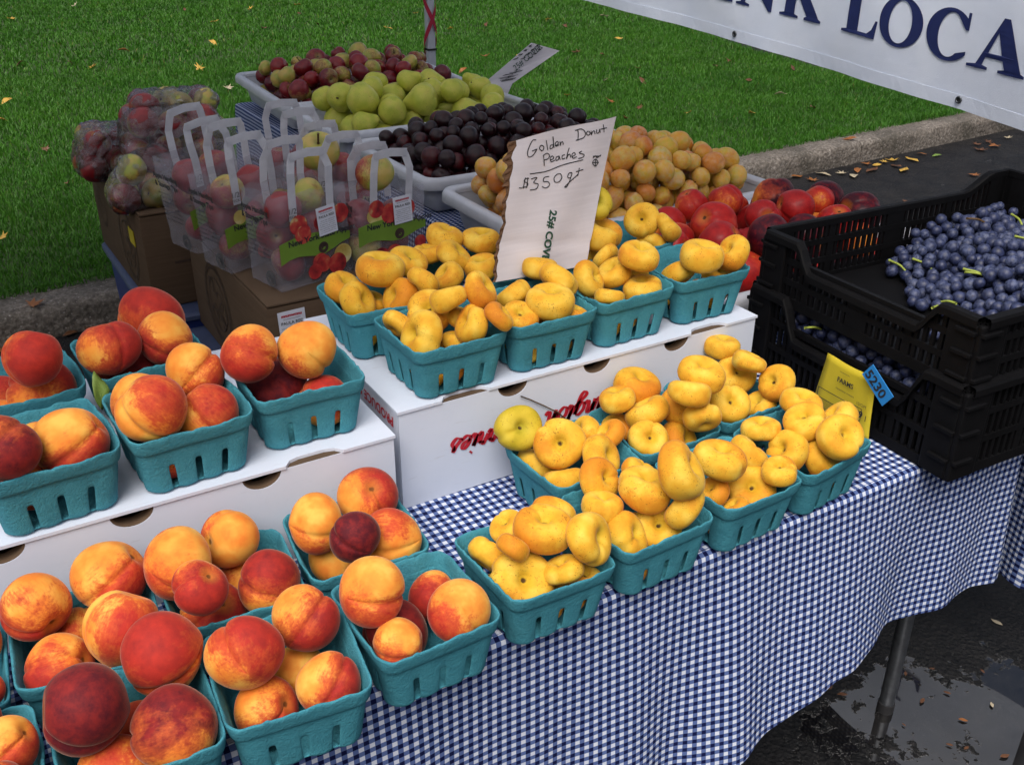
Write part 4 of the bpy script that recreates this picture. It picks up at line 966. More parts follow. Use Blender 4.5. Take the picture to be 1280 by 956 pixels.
def seen(C, RR, shifts=((0, 0, 0), (.5, 0, 0), (-.5, 0, 0), (0, 0, .3))):
    """which balls of a heap show from the front (and a step to either side)"""
    vis = np.zeros(len(C), bool); g = [(a, b_) for a in np.linspace(-.93, .93, 9) for b_ in np.linspace(-.93, .93, 9) if a*a+b_*b_ < .9]
    for sh in shifts:
        E = CAM_P+np.array(sh)
        for i in range(len(C)):
            if vis[i]: continue
            d = C[i]-E; L_ = np.linalg.norm(d); d /= L_; u = np.cross(d, [0, 0, 1.]); u /= np.linalg.norm(u); v_ = np.cross(u, d)
            o = C-E; dist = o @ d
            j = np.where((dist < L_) & (np.linalg.norm(o-np.outer(dist, d), axis=1) < RR+RR[i]))[0]; j = j[j != i]
            P = C[i]+np.array([RR[i]*(a*u+b_*v_) for a, b_ in g])-d*RR[i]*.3
            D = P-E; D /= np.linalg.norm(D, axis=1)[:, None]
            t_ = D @ o[j].T; miss = (o[j]**2).sum(1)[None, :]-t_**2 > (RR[j]**2)[None, :]
            if (miss.all(1)).mean() > .03: vis[i] = True
    return vis
def heap(C, RR, meshes, name, label, cat, group, colfn, seed, stem=0.0, limit=None, upright=.6, hue=lambda c: ''):
    rg = random.Random(seed); v = seen(C, RR); idx = [i for i in range(len(C)) if v[i]]
    lo_, hi_ = C[idx].min(0), C[idx].max(0)
    for i in idx:
        cv = colfn(rg); u = (C[i]-lo_)/(hi_-lo_+1e-6)
        pos = ('at the top ' + ('left' if u[0] < .4 else 'right' if u[0] > .6 else 'middle')) if u[2] > .82 else ('at the ' + ('near ' if u[1] < .34 else 'far ' if u[1] > .67 else '') + ('left' if u[0] < .34 else 'right' if u[0] > .67 else 'middle'))
        lab = label.format(hue=hue(cv), pos=pos)
        o = put_fruit(name, meshes[rg.randrange(len(meshes))], C[i], RR[i], axis_rot((rg.gauss(0, 1), rg.gauss(0, 1), rg.gauss(upright, .9)), rg.uniform(0, 6.28)), lab, cat, group, cv)
        if rg.random() < stem: place('stem', STEM, None, o)
    print(name, len(C), 'shown', len(idx))
TX = (1.05, 1.80); TH_ = .098
def dome(cx, cy, hx_, hy, z0, h): return lambda x, y: z0+h*max(0, 1-(abs(x-cx)/hx_)**2.6)**.7*max(0, 1-(abs(y-cy)/hy)**2.6)**.7
TR = {}
for nm, y0, y1, what, tilt in (('nect', .475, .925, 'foremost grey plastic tray, heaped with red nectarines beside the black crate', 0), ('yplum', .945, 1.375, 'grey plastic tray heaped with yellow-orange plums', 0),
                         ('plum', 1.425, 1.925, 'grey plastic tray heaped with dark purple plums', 0), ('pear', 2.0, 2.455, 'grey plastic tray heaped with yellow-green pears', 0), ('apple', 2.48, 3.04, 'rearmost grey plastic tray, heaped with red and green apples', R_(2.2))):
    x0 = TX[0]+(.03 if nm == 'nect' else 0); fruit_tray(what, x0, TX[1], y0, y1, T+.001, TH_, tilt)
def inner(y0, y1, x0=TX[0]): return (x0+.055, TX[1]-.055, y0+.055, y1-.055)
zf = T+.010
a = inner(.475, .925, 1.08); C, RR = pile(*a, zf, .039, dome(1.42, .70, .41, .26, zf+.085, .10), 3); heap(C, RR, NECT, 'nectarine', '{hue} nectarine {pos} of the heap beside the black crate', 'nectarine', 'red nectarines in the foremost tray', lambda r: (r.uniform(.62, 1.1), r.choice((.05, .15, .3, .95))), 1, hue=lambda c: 'dark' if c[1] > .5 else 'red' if c[0] > .85 else 'red-orange')
a = inner(.945, 1.375); C, RR = pile(*a, zf, .0255, dome(1.40, 1.17, .42, .25, zf+.075, .135), 4); heap(C, RR, YPLUM, 'yellow_plum', '{hue} plum {pos} of the heap behind the price sign', 'plum', 'yellow plums in their tray', lambda r: (r.uniform(0, .9), r.random()), 2, .08, hue=lambda c: 'orange' if c[0] > .55 else 'yellow')
a = inner(1.425, 1.925); C, RR = pile(*a, zf, .0245, dome(1.42, 1.68, .37, .27, zf+.07, .112), 5); heap(C, RR, PLUM, 'dark_plum', '{hue} plum {pos} of the dark heap in the middle grey tray', 'plum', 'dark plums in their tray', lambda r: (r.uniform(0, .8), r.uniform(.1, .9)), 3, hue=lambda c: 'reddish' if c[0] > .5 and c[1] < .5 else 'blackish purple')
a = inner(2.0, 2.455); C, RR = pile(*a, zf, .044, dome(1.40, 2.25, .40, .25, zf+.085, .105), 6, jit=.16); heap(C, RR, PEAR, 'pear', 'yellow-green pear {pos} of the heap between plums and apples', 'pear', 'pears in their tray', lambda r: (0, 0), 4, .5)
a = inner(2.48, 3.04); C, RR = pile(*a, zf+.012, .0345, dome(1.43, 2.80, .42, .31, zf+.085, .108), 8); heap(C, RR, APPLE, 'apple', '{hue} apple {pos} of the heap in the rearmost tray', 'apple', 'apples in the rearmost tray', lambda r: (r.choice((.3, .72, .85, .95, 1.05, 1.1)), r.uniform(.1, .9)), 5, .4, hue=lambda c: 'green' if c[0] < .4 else 'dark red' if c[1] > .55 else 'red')

# ================================================================== BLACK CRATES OF GRAPES
CRX, CRY, CRZ = 1.150, -.012, R_(-3.0); CL, CWD = .585, .425
cq = Matrix.Translation((CRX, CRY, T)) @ Matrix.Rotation(CRZ, 4, 'Z')
def crate(label, z0, h, ins, dip, hump):
    root = empty('harvest_crate', label, 'crate', (CRX, CRY, T+z0), CRZ, 'black harvest crates')
    X0, X1, Y0, Y1 = ins, CL-ins, ins, CWD-ins
    def wall(name, A, B, dipf, nrm, tiers):
        """lattice wall from A to B: rim following dipf(t), rails, slats, end posts"""
        A, B = Vector(A), Vector(B); d = (B-A); L_ = d.length; d.normalize(); nrm = Vector(nrm); bm = bmesh.new(); th = .005
        rot = Matrix((d, nrm, Vector((0, 0, 1)))).transposed()
        def bar(t0, t1, za, zb, dep=th, off=0): bbox(bm, A+d*((t0+t1)/2)+nrm*off+Vector((0, 0, (za+zb)/2)), (t1-t0, dep, zb-za), rot)
        bar(0, L_, .0, .016, th*1.6)
        for zr in tiers: bar(0, L_, zr-.005, zr+.005, th*1.5)
        n = int(L_/.0135)
        for k in range(n+1):
            t = L_*k/n; top = dipf(t/L_); solid = k < 4 or k > n-4 or abs(k-n/2) < 2 or k in (n//4, 3*n//4)
            w_ = .0138 if solid else .0062; t = min(max(t, w_/2), L_-w_/2); bar(t-w_/2, t+w_/2, .012, top-.008, th*(1.0 if not solid else 1.25))
        # rim: bevelled strip following the top line
        N = 40; rows = []
        for k in range(N+1):
            t = k/N; p = A+d*(t*L_)+Vector((0, 0, dipf(t))); rows.append([bm.verts.new(p+nrm*o+Vector((0, 0, z))) for o, z in ((-.004, -.012), (-.004, -.001), (0, .001), (.010, 0), (.012, -.004), (.012, -.014), (.008, -.014), (.006, -.006))])
        for a, b_ in zip(rows, rows[1:]):
            for j in range(8): bm.faces.new((a[j], b_[j], b_[(j+1) % 8], a[(j+1) % 8]))
        bmesh.ops.recalc_face_normals(bm, faces=bm.faces[:])
        return place(name, to_mesh(name, bm, False), M['crate'], root)
    def dp(t): return h-dip*sm((t-.17)/.09)*sm((.86-t)/.09)
    flat = lambda t: h+hump*sm((t-.80)/.14)
    tiers = [h*.36, h*.66]
    wall('end_wall', (X0, Y1, 0), (X0, Y0, 0), dp, (-1, 0, 0), tiers)
    wall('end_wall', (X1, Y0, 0), (X1, Y1, 0), lambda t: h+hump, (1, 0, 0), tiers)
    wall('side_wall', (X0, Y1, 0), (X1, Y1, 0), flat, (0, 1, 0), tiers)
    wall('side_wall', (X0, Y0, 0), (X1, Y0, 0), flat, (0, -1, 0), tiers)
    bm = bmesh.new(); bbox(bm, ((X0+X1)/2, (Y0+Y1)/2, .006), (X1-X0-.004, Y1-Y0-.004, .006)); place('floor_panel', to_mesh('floor_panel', bm, False), M['crate'], root)
    for cx, cy in ((X0, Y0), (X0, Y1), (X1, Y0), (X1, Y1)):
        bm = bmesh.new(); sx_ = 1 if cx == X0 else -1; sy = 1 if cy == Y0 else -1
        bbox(bm, (cx+sx_*.018, cy-sy*.004, h*.5-.004), (.052, .010, h-.012), bev=.003); bbox(bm, (cx-sx_*.004, cy+sy*.022, h*.5-.004), (.010, .046, h-.014), bev=.003)
        for zz in (.22, .52, .80): bbox(bm, (cx+sx_*.010, cy-sy*.010, h*zz), (.036, .008, .006), bev=.001); bbox(bm, (cx-sx_*.010, cy+sy*.014, h*zz), (.008, .032, .006), bev=.001)
        place('corner_post', to_mesh('corner_post', bm, False), M['crate'], root)
    return root
lower = crate('lower black slatted crate with yellow and blue tags on its end', .006, .150, .0, .062, 0)
upper = crate('upper black slatted crate full of blue grapes', .137, .114, .008, .042, .030)
# tags on the lower crate's end
lo = Vector(lower.location)
def onend(y, z, off=.0145):     # y, z in crate coordinates on the left end, lifted clear of the slats
    return cq @ Vector((-off, y, z))-lo
root_tag = empty('crate_tag', 'yellow printed paper tag on the end of the black crate', 'tag', cq @ Vector((-.0145, .19, .02)))
rt = Vector(root_tag.location)
YT = -.026
yc = [(.262+YT, .108), (.165+YT, .108), (.150+YT, .006), (.270+YT, .012)]
N = 8; V_, F_ = [], []
for i in range(N+1):
    for j in range(N+1):
        u, v_ = i/N, j/N; a = Vector((0, *yc[0])).lerp(Vector((0, *yc[1])), u); b_ = Vector((0, *yc[3])).lerp(Vector((0, *yc[2])), u); p = a.lerp(b_, v_)
        V_.append(cq @ Vector((-.0150-.004*math.sin(3*u+2*v_)**2-.003*v_, p.y, p.z))-rt)
for i in range(N):
    for j in range(N): a = i*(N+1)+j; F_.append((a, a+1, a+N+2, a+N+1))
place('paper', bake(pydata('paper', V_, F_), [('SOLIDIFY', dict(thickness=.0008, offset=0))]), M['yellow'], root_tag)
ex = (cq.to_3x3() @ Vector((0, -1, 0))); ez = Vector((0, 0, 1))
def tagtext(s, y, z, size, m=M['black'], **kw): lettering('lettering', s, size, m, frame(cq @ Vector((-.0235, y+YT, z))-rt, ex, ez), root_tag, **kw)
tagtext('~~~~', .225, .092, .0085); tagtext('FARMS', .228, .077, .0110, bold=.0003); tagtext('mnwmnu mwnm', .228, .064, .0055); tagtext('8589', .199, .040, .0150, bold=.0005); tagtext('1', .166, .038, .014); tagtext('10/OM', .185, .058, .007)
for k in range(6): tagtext('|||||||||||||||||||||||||||||||||', .262, .033-k*.0042, .0040)
bx_ = [[(.262, .052), (.206, .052), (.206, .036), (.262, .036), (.262, .052)], [(.202, .054), (.172, .054), (.172, .034), (.202, .034), (.202, .054)]]
place('printed_frame', ribbon([[(b0[0], b0[1]), (b1[0], b1[1])] for q in bx_ for b0, b1 in zip(q, q[1:])], .0012, lambda a, b_: cq @ Vector((-.0235, a+YT, b_))-rt), M['black'], root_tag)
tg = empty('crate_tag', 'small blue tag numbered 5230 on the end of the black crate', 'tag', cq @ Vector((-.026, .15, .10))); tgo = Vector(tg.location)
c0 = cq @ Vector((-.0265, .150+YT, .106)); uu = (ex*.80-ez*.55).normalized(); vv = (ez*.80+ex*.55).normalized()
bm = bmesh.new(); bbox(bm, c0-tgo, (.056, .028, .0012), Matrix((uu, vv, uu.cross(vv))).transposed(), bev=.0003); place('plate', to_mesh('plate', bm, False), M['bluetag'], tg)
lettering('lettering', '5230', .0225, M['black'], frame(c0-uu*.0255-vv*.0085+uu.cross(vv)*.0012-tgo, uu, vv), tg, bold=.0005)
# grapes: heap over the upper crate, gathered into bunches
GR = revolve('grape', lambda th, ph: (math.sin(th)*math.cos(ph), math.sin(th)*math.sin(ph), 1.06*math.cos(th)), 14, 10); GR.materials.append(M['grape'])
def inv(x, y): q = cq.inverted() @ Vector((x, y, T)); return q.x, q.y
def grapes(C, RR, seeds, labels, group, rseed):
    rg = random.Random(rseed); W_ = np.array([list(cq @ Vector(c)) for c in C]); v = seen(W_, RR, ((0, 0, 0), (.4, 0, 0), (0, 0, .25)))
    S = np.array(seeds); own = ((C[:, None, :2]-S[None])**2).sum(2).argmin(1); tot = 0
    for k in range(len(S)):
        ids = [i for i in range(len(C)) if own[i] == k and v[i]]
        if not ids: continue
        zt = max(C[i][2] for i in ids); root = empty('grape_bunch', labels[k], 'grapes', cq @ Vector((*S[k], zt-.03)), 0, group); ro = Vector(root.location)
        for i in ids:
            o = place('grape', GR, None, root, Vector(W_[i])-ro, (rg.uniform(0, 6), rg.uniform(0, 6), 0), RR[i]*1.03); tot += 1
        for q in range(2):
            i = rg.choice(ids); b0 = Vector(W_[i])-ro; a = rg.uniform(0, 6.28); dv = Vector((math.cos(a), math.sin(a), .25))
            bm = bmesh.new(); tube(bm, bez([b0+Vector((0, 0, .006)), b0+dv*.016+Vector((0, 0, .010)), b0+dv*.036+Vector((0, .004, .007))], 4), [.0019]*8+[.0024], 6); place('stem', to_mesh('stem', bm), M['greenstem' if q == 0 or rg.random() < .5 else 'twig'], root)
    print('grapes', tot)
def gp(x, y): return .146+.082*sm((x-(.02+.46*y))/.19)+.017*math.sin(x*38+1)*math.sin(y*33)
C, RR = pile(.025, CL-.03, .025, CWD-.025, .149, .0094, gp, 9, n=1700, jit=.14)
seeds = [(.10, .09), (.22, .07), (.36, .08), (.50, .10), (.13, .22), (.27, .20), (.42, .22), (.53, .28), (.20, .34), (.36, .35)]
gl = ['blue grape bunch in the front left corner of the upper crate', 'blue grape bunch along the near wall of the upper crate', 'blue grape bunch near the right end of the upper crate near wall', 'blue grape bunch in the near right corner of the upper crate',
      'blue grape bunch behind the handle dip of the upper crate', 'blue grape bunch in the middle of the upper crate', 'blue grape bunch right of the middle in the upper crate', 'blue grape bunch against the right end of the upper crate',
      'blue grape bunch at the left of the far slatted wall', 'highest blue grape bunch, against the far slatted wall']
grapes(C, RR, seeds, gl, 'grape bunches in the upper crate', 1)
C, RR = pile(.015, .16, .05, CWD-.05, .080, .0098, lambda x, y: .128+.005*math.sin(y*40), 10, n=520, jit=.14)
grapes(C, RR, [(.07, .12), (.07, .29)], ['blue grapes showing through the handle dip of the lower crate, near side', 'blue grapes showing through the handle dip of the lower crate, far side'], 'grape bunches in the lower crate', 2)

# ================================================================== CARDBOARD BOXES, BINS, BAGS OF APPLES
def kraft_box(label, x0, y0, z0, w_, d_, h, rz):
    t = empty('cardboard_box', label, 'box', (x0, y0, z0), rz, 'brown cardboard apple boxes')
    bm = bmesh.new(); bbox(bm, (w_/2, d_/2, h/2-.002), (w_, d_, h-.004), bev=.003); place('walls', to_mesh('walls', bm, True, 40), M['kraft'], t)
    for s_, nm in ((0, 'flap'), (1, 'flap')):
        bm = bmesh.new(); bbox(bm, (w_/4+.0005+(w_/2-.001)*s_, d_/2, h+.0005), (w_/2-.003, d_+.002, .004), bev=.001); place(nm, to_mesh(nm, bm, True, 40), M['kraft'], t)
    return t
def rings(c, fn, parent, radii, wd, m, squash=1.0, spokes=0, blobs=0, seed=0):
    rg = random.Random(seed); st = [[(c[0]+r*math.cos(a), c[1]+squash*r*math.sin(a)) for a in np.linspace(0, 2*math.pi, 25)] for r in radii]
    for k in range(spokes):
        a = 2*math.pi*k/spokes; r0, r1 = radii[0]*.86, radii[0]*.97; st.append([(c[0]+r0*math.cos(a), c[1]+squash*r0*math.sin(a)), (c[0]+r1*math.cos(a), c[1]+squash*r1*math.sin(a))])
    for k in range(blobs):
        x, y = c[0]+rg.uniform(-.5, .5)*radii[0], c[1]+squash*rg.uniform(-.5, .5)*radii[0]; r = radii[0]*rg.uniform(.10, .28)
        st.append([(x+r*math.cos(a), y+r*math.sin(a)*squash) for a in np.linspace(0, rg.uniform(3, 6), 10)])
    place('printed_seal', ribbon(st, wd, fn, 2), m, parent)
Z1 = T-.10
b1 = kraft_box('brown cardboard box on the blue bin, apple bags piled on it', .375, 1.44, Z1, .30, .54, .215, R_(1.0))
lf = lambda a, b_: Vector((-.0016, a, b_)); ff = lambda a, b_: Vector((a, -.0016, b_))
rings((.17, .105), lf, b1, [.085, .078, .055], .003, M['brownink'], 1.0, 24, 9, 1); rings((.45, .12), lf, b1, [.05, .043], .003, M['brownink'], 1.0, 0, 5, 2)
rings((.145, .055), ff, b1, [.040, .034, .020], .0022, M['brownink'], 1.0, 20, 5, 3)
place('printed_lines', ribbon([[(.06, .100), (.22, .104)], [(.18, .190), (.27, .192)], [(.19, .180), (.27, .182)]], .005, ff, 2), M['brownink'], b1)
place('printed_basket', ribbon([[(.20, .160), (.20, .10), (.25, .07)], [(.20, .160), (.28, .162)], [(.205, .15), (.29, .152)]], .004, ff, 4), M['brownink'], b1)
bm = bmesh.new(); bbox(bm, (-.002, .105, .140), (.0014, .050, .036)); place('sticker', to_mesh('sticker', bm, False), M['yellow'], b1)['label'] = 'small yellow sticker'
Z2 = T-.125
b2 = kraft_box('brown cardboard box with a white label, printed apple bags standing on it', .462, .862, Z2, .345, .52, .222, R_(.5))
rings((.33, .11), lf, b2, [.085, .077, .056], .003, M['brownink'], 1.0, 24, 9, 4); rings((.13, .09), lf, b2, [.05, .043], .003, M['brownink'], 1.0, 0, 6, 5)
def sticker(parent, M4, w_, h, seed=0):
    """white price sticker with a red name and lines of small print; M4 = frame at its lower left corner"""
    me = pydata('sticker', [(0, 0, 0), (w_, 0, 0), (w_, h, 0), (0, h, 0)], [(0, 1, 2, 3)], False); me = bake(me, [('SOLIDIFY', dict(thickness=.0006, offset=0))]); me.transform(M4); s_ = place('sticker', me, M['stickerw'], parent)
    def ln(body, sz, y, m, **kw):
        q = text_mesh(body, sz, align='CENTER', **kw); q.transform(M4 @ Matrix.Translation((w_/2, y, .0008))); place('lettering', q, m, s_)
    ln('mnumwmnu', w_*.15, h*.84, M['red'], bold=w_*.008); ln('nmuwnmmunwmn', w_*.085, h*.76, M['greyink']); ln('PAULA RED', w_*.16, h*.62, M['black'], bold=w_*.003)
    rg = random.Random(seed)
    for k in range(7): ln(''.join(rg.choice('mnuwrv  ') for _ in range(22)), w_*.075, h*(.50-.07*k), M['greyink'])
sticker(b2, frame((.020, -.0024, .142), (1, 0, .03), (0, 0, 1)), .050, .066, 3)
# blue storage bins that carry the boxes
def bin_(label, x0, x1, y0, y1, ztop):
    t = empty('storage_bin', label, 'bin', ((x0+x1)/2, (y0+y1)/2, 0), 0, 'blue storage bins'); W_, D_ = (x1-x0)/2, (y1-y0)/2
    def lp(o, zz): return [(a, b_, zz) for a, b_ in rrect(-W_+o, W_-o, -D_+o, D_-o, .03)]
    place('tub', loops_mesh('tub', [lp(.014, ztop-.02), lp(.014, ztop-.07), lp(.03, .01), lp(.035, .002)], True), M['blue'], t)
    place('lid', loops_mesh('lid', [lp(.016, ztop-.016), lp(0, ztop-.015), lp(0, ztop-.006), lp(.004, ztop-.002), lp(.02, ztop-.001)], True), M['binrim'], t)
bin_('blue plastic bin with grey lid under the box of bagged apples', .358, .72, 1.375, 2.00, Z1-.001)
bin_('blue plastic bin with grey lid under the white-labelled cardboard box', .400, .86, .835, 1.365, Z2-.001)

def film_box(w_, d_, h, seed):
    """open gusseted bag body standing on the xy plane, front at y = 0"""
    rg = random.Random(seed); bm = bmesh.new(); rows = []; nz = 12
    for k in range(nz+1):
        t = k/nz; bul = .004*math.sin(math.pi*t); pin = .18*d_*sm((t-.55)/.45); row = []
        base = []
        for i in range(9): base.append((w_*i/8, -bul*math.sin(math.pi*i/8)*.6))
        for i in range(1, 7): base.append((w_-pin*math.sin(math.pi*i/7)+bul, d_*i/7))
        for i in range(9): base.append((w_*(1-i/8), d_+bul*math.sin(math.pi*i/8)))
        for i in range(1, 7): base.append((pin*math.sin(math.pi*i/7)*.6-bul*.5, d_*(1-i/7)))
        for x, y in base: row.append(bm.verts.new((x+rg.gauss(0, .0012), y+rg.gauss(0, .0006), h*t+(rg.gauss(0, .002) if k == nz else 0))))
        rows.append(row)
    n = len(rows[0])
    for a, b_ in zip(rows, rows[1:]):
        for i in range(n): bm.faces.new((a[i], a[(i+1) % n], b_[(i+1) % n], b_[i]))
    bm.faces.new(list(reversed(rows[0]))); return to_mesh('bag_body', bm, True, 55)
def strip(path, wd, nrm):
    """flat band along a path; the band is wd wide along the sideways direction"""
    bm = bmesh.new(); prev = None; pts = [Vector(p) for p in path]
    for i, p in enumerate(pts):
        t = (pts[min(i+1, len(pts)-1)]-pts[max(i-1, 0)]).normalized(); s_ = t.cross(Vector(nrm)).normalized()*wd/2
        cur = (bm.verts.new(p-s_), bm.verts.new(p+s_))
        if prev: bm.faces.new((prev[0], cur[0], cur[1], prev[1]))
        prev = cur
    return bake(to_mesh('handle', bm, False), [('SOLIDIFY', dict(thickness=.0012, offset=0))], 'handle')
def apple_bag(label, x, y, z, rz, w_, d_, h, tagd, seed, lean=0.0, hh=.066):
    t = empty('apple_bag', label, 'bag', (x, y, z), rz, 'printed plastic bags of apples'); t.rotation_euler.y = lean
    rg = random.Random(seed); place('body', film_box(w_, d_, h, seed), M['frost'], t)
    for yy, dx in ((.0005, 0), (d_-.0005, .012)):
        a, b_ = w_*.24+dx, w_*.76+dx; o = -.004 if yy < .01 else .004; k = rg.uniform(-.012, .012)
        zt = h+hh+rg.uniform(-.008, .008)
        place('handle', strip([(a, yy-.002, h*.72), (a, yy+o, h), (a+k*.6, yy+o*2, h+hh*.55), (a+.006+k, yy+o, zt-.010), (a+.010+k, yy+o, zt-.002)], .0150, (0, 1, 0)), M['handle'], t)
        place('handle', strip([(b_, yy-.002, h*.72), (b_, yy+o, h), (b_+k*.6, yy+o*2, h+hh*.55), (b_-.006+k, yy+o, zt-.010), (b_-.010+k, yy+o, zt-.002)], .0150, (0, 1, 0)), M['handle'], t)
        place('handle', strip([(a+.004+k, yy+o-.0012, zt-.004), ((a+b_)/2+k, yy+o-.002, zt), (b_-.004+k, yy+o-.0012, zt-.004)], .0150, (0, 1, 0)), M['handle'], t)
    # front print
    F_ = lambda a, b_, o=.0052: Vector((a, -o, b_))
    g = [(.0, .052), (w_, .062), (w_, .098), (0, .086)]; N = 8
    me = pydata('label_band', [F_(w_*i/N, lerp_) for i in range(N+1) for lerp_ in (.050+.006*math.sin(i)+.012*i/N, .088+.008*math.sin(i*.5))], [(2*i, 2*i+2, 2*i+3, 2*i+1) for i in range(N)], False); lb = place('label_band', me, M['lime'], t)
    q = text_mesh('New York State Apples', .0150, bold=.0004); q.transform(frame(F_(w_*.12, .080, .0060), (1, 0, .03), (0, 0, 1))); place('lettering', q, M['black'], lb)
    rings((w_*.60, .064), lambda a, b_: F_(a, b_, .0060), lb, [.009, .006], .003, M['brownink'], 1, 0, 5, seed)
    for k in range(11):
        cx, cz, r = rg.uniform(.22, .95)*w_, (rg.uniform(.096, .120) if k < 6 else rg.uniform(.018, .042)), rg.uniform(.012, .021)
        bm = bmesh.new(); bmesh.ops.create_circle(bm, cap_ends=True, radius=r, segments=18, matrix=Matrix.Translation((0, 0, 0))); me = to_mesh('printed_apple', bm, False); me.transform(frame(F_(min(max(cx, r), w_-r), cz, .0046+.00025*k), (1, 0, 0), (0, 0, 1)))
        place('printed_apple', me, M['redprint' if rg.random() < .68 else 'yellowprint'], t)
    q = text_mesh('1/2', .014); q.transform(frame(F_(w_*.16, h*.80), (1, 0, 0), (0, 0, 1))); place('lettering', q, M['black'], t)
    q = text_mesh('PECK', .007); q.transform(frame(F_(w_*.16, h*.755), (1, 0, 0), (0, 0, 1))); place('lettering', q, M['black'], t)
    # side print: reading on the left gusset
    def side(body, sz, yy, zz, **kw):
        q = text_mesh(body, sz, **kw); q.transform(frame(Vector((-.0058, yy, zz)), (0, -1, 0), (0, 0, 1))); place('lettering', q, M['black'], t)
    side('Apple Handling', .0140, d_*.99, h*.80, bold=.0006); side('& Storage Tips', .0140, d_*.99, h*.705, bold=.0006)
    for k in range(7): side(''.join(rg.choice('mnuwrv  ') for _ in range(22)), .0068, d_*.95, h*(.62-.05*k))
    rings((d_*.25, h*.12), lambda a, b_: Vector((-.0058, a, b_)), t, [.013, .008], .004, M['greyink'], 1, 0, 4, seed+1)
    if tagd: sticker(t, frame(F_(w_*tagd[0], h*tagd[1], .0085), (1, 0, .08), (-.05, 0, 1)), .040, .052, seed)
    # apples inside, things of their own
    m4 = Matrix.Translation((x, y, z)) @ Euler((0, lean, rz)).to_matrix().to_4x4()
    C, RR = [], []; lay = 0; zz = .034
    while zz < h-.012:
        for k in range(2):
            C.append((w_*(.26 if k == 0 else .74)+rg.uniform(-.004, .004), d_*(.5+(.12 if (k+lay) % 2 else -.12))+rg.uniform(-.003, .003), zz+rg.uniform(-.003, .003))); RR.append(.0345*rg.uniform(.94, 1.04))
        zz += .052; lay += 1
    for c, r in zip(C, RR):
        put_fruit('apple', APPLE[rg.randrange(3)], m4 @ Vector(c), r, axis_rot((rg.gauss(0, 1), rg.gauss(0, 1), rg.gauss(.4, 1)), rg.uniform(0, 6)), f'apple inside the {label.split(",")[0]}', 'apple', f'apples inside the {label.split(",")[0]}', (rg.choice((.6, .85, .95, 1.05, 1.1)), rg.uniform(.05, .4)))
    return m4
ZB = Z2+.222+.004
A_ = apple_bag('printed bag nearest the lettered carton corner, white tag on its front', .508, .905, ZB, R_(14), .150, .100, .172, (.55, .50), 11)
B_ = apple_bag('printed bag right of its row, big red apple on top', .662, .925, ZB, R_(8), .148, .092, .150, (.52, .55), 12, R_(2))
C_ = apple_bag('printed bag second in the left file, green band half hidden', .456, 1.040, ZB, R_(14), .150, .096, .175, None, 13, R_(-3))
D_ = apple_bag('printed bag third in the left file, against the bagged apples', .432, 1.180, ZB, R_(16), .150, .096, .178, None, 14, R_(-5))
E_ = apple_bag('printed bag second in the right file, two-coloured apple on top', .622, 1.065, ZB, R_(8), .148, .092, .165, None, 15)
G_ = apple_bag('printed bag rearmost in the right file, beside the rear table', .605, 1.215, ZB, R_(8), .148, .092, .178, None, 16)
for m4, p, r, lb, cv, ax in ((B_, (.062, .035, .172), .036, 'large red-orange apple on top of the right-hand printed bag', (.55, .0), (.1, .5, .9)), (E_, (.05, .03, .188), .040, 'green and red apple on top of the second printed bag on the right', (.12, .1), (.15, .45, .8))):
    o = put_fruit('apple', APPLE[0], m4 @ Vector(p), r, axis_rot(camvec(ax), 1.2), lb, 'apple', None, cv); place('stem', STEM, None, o)

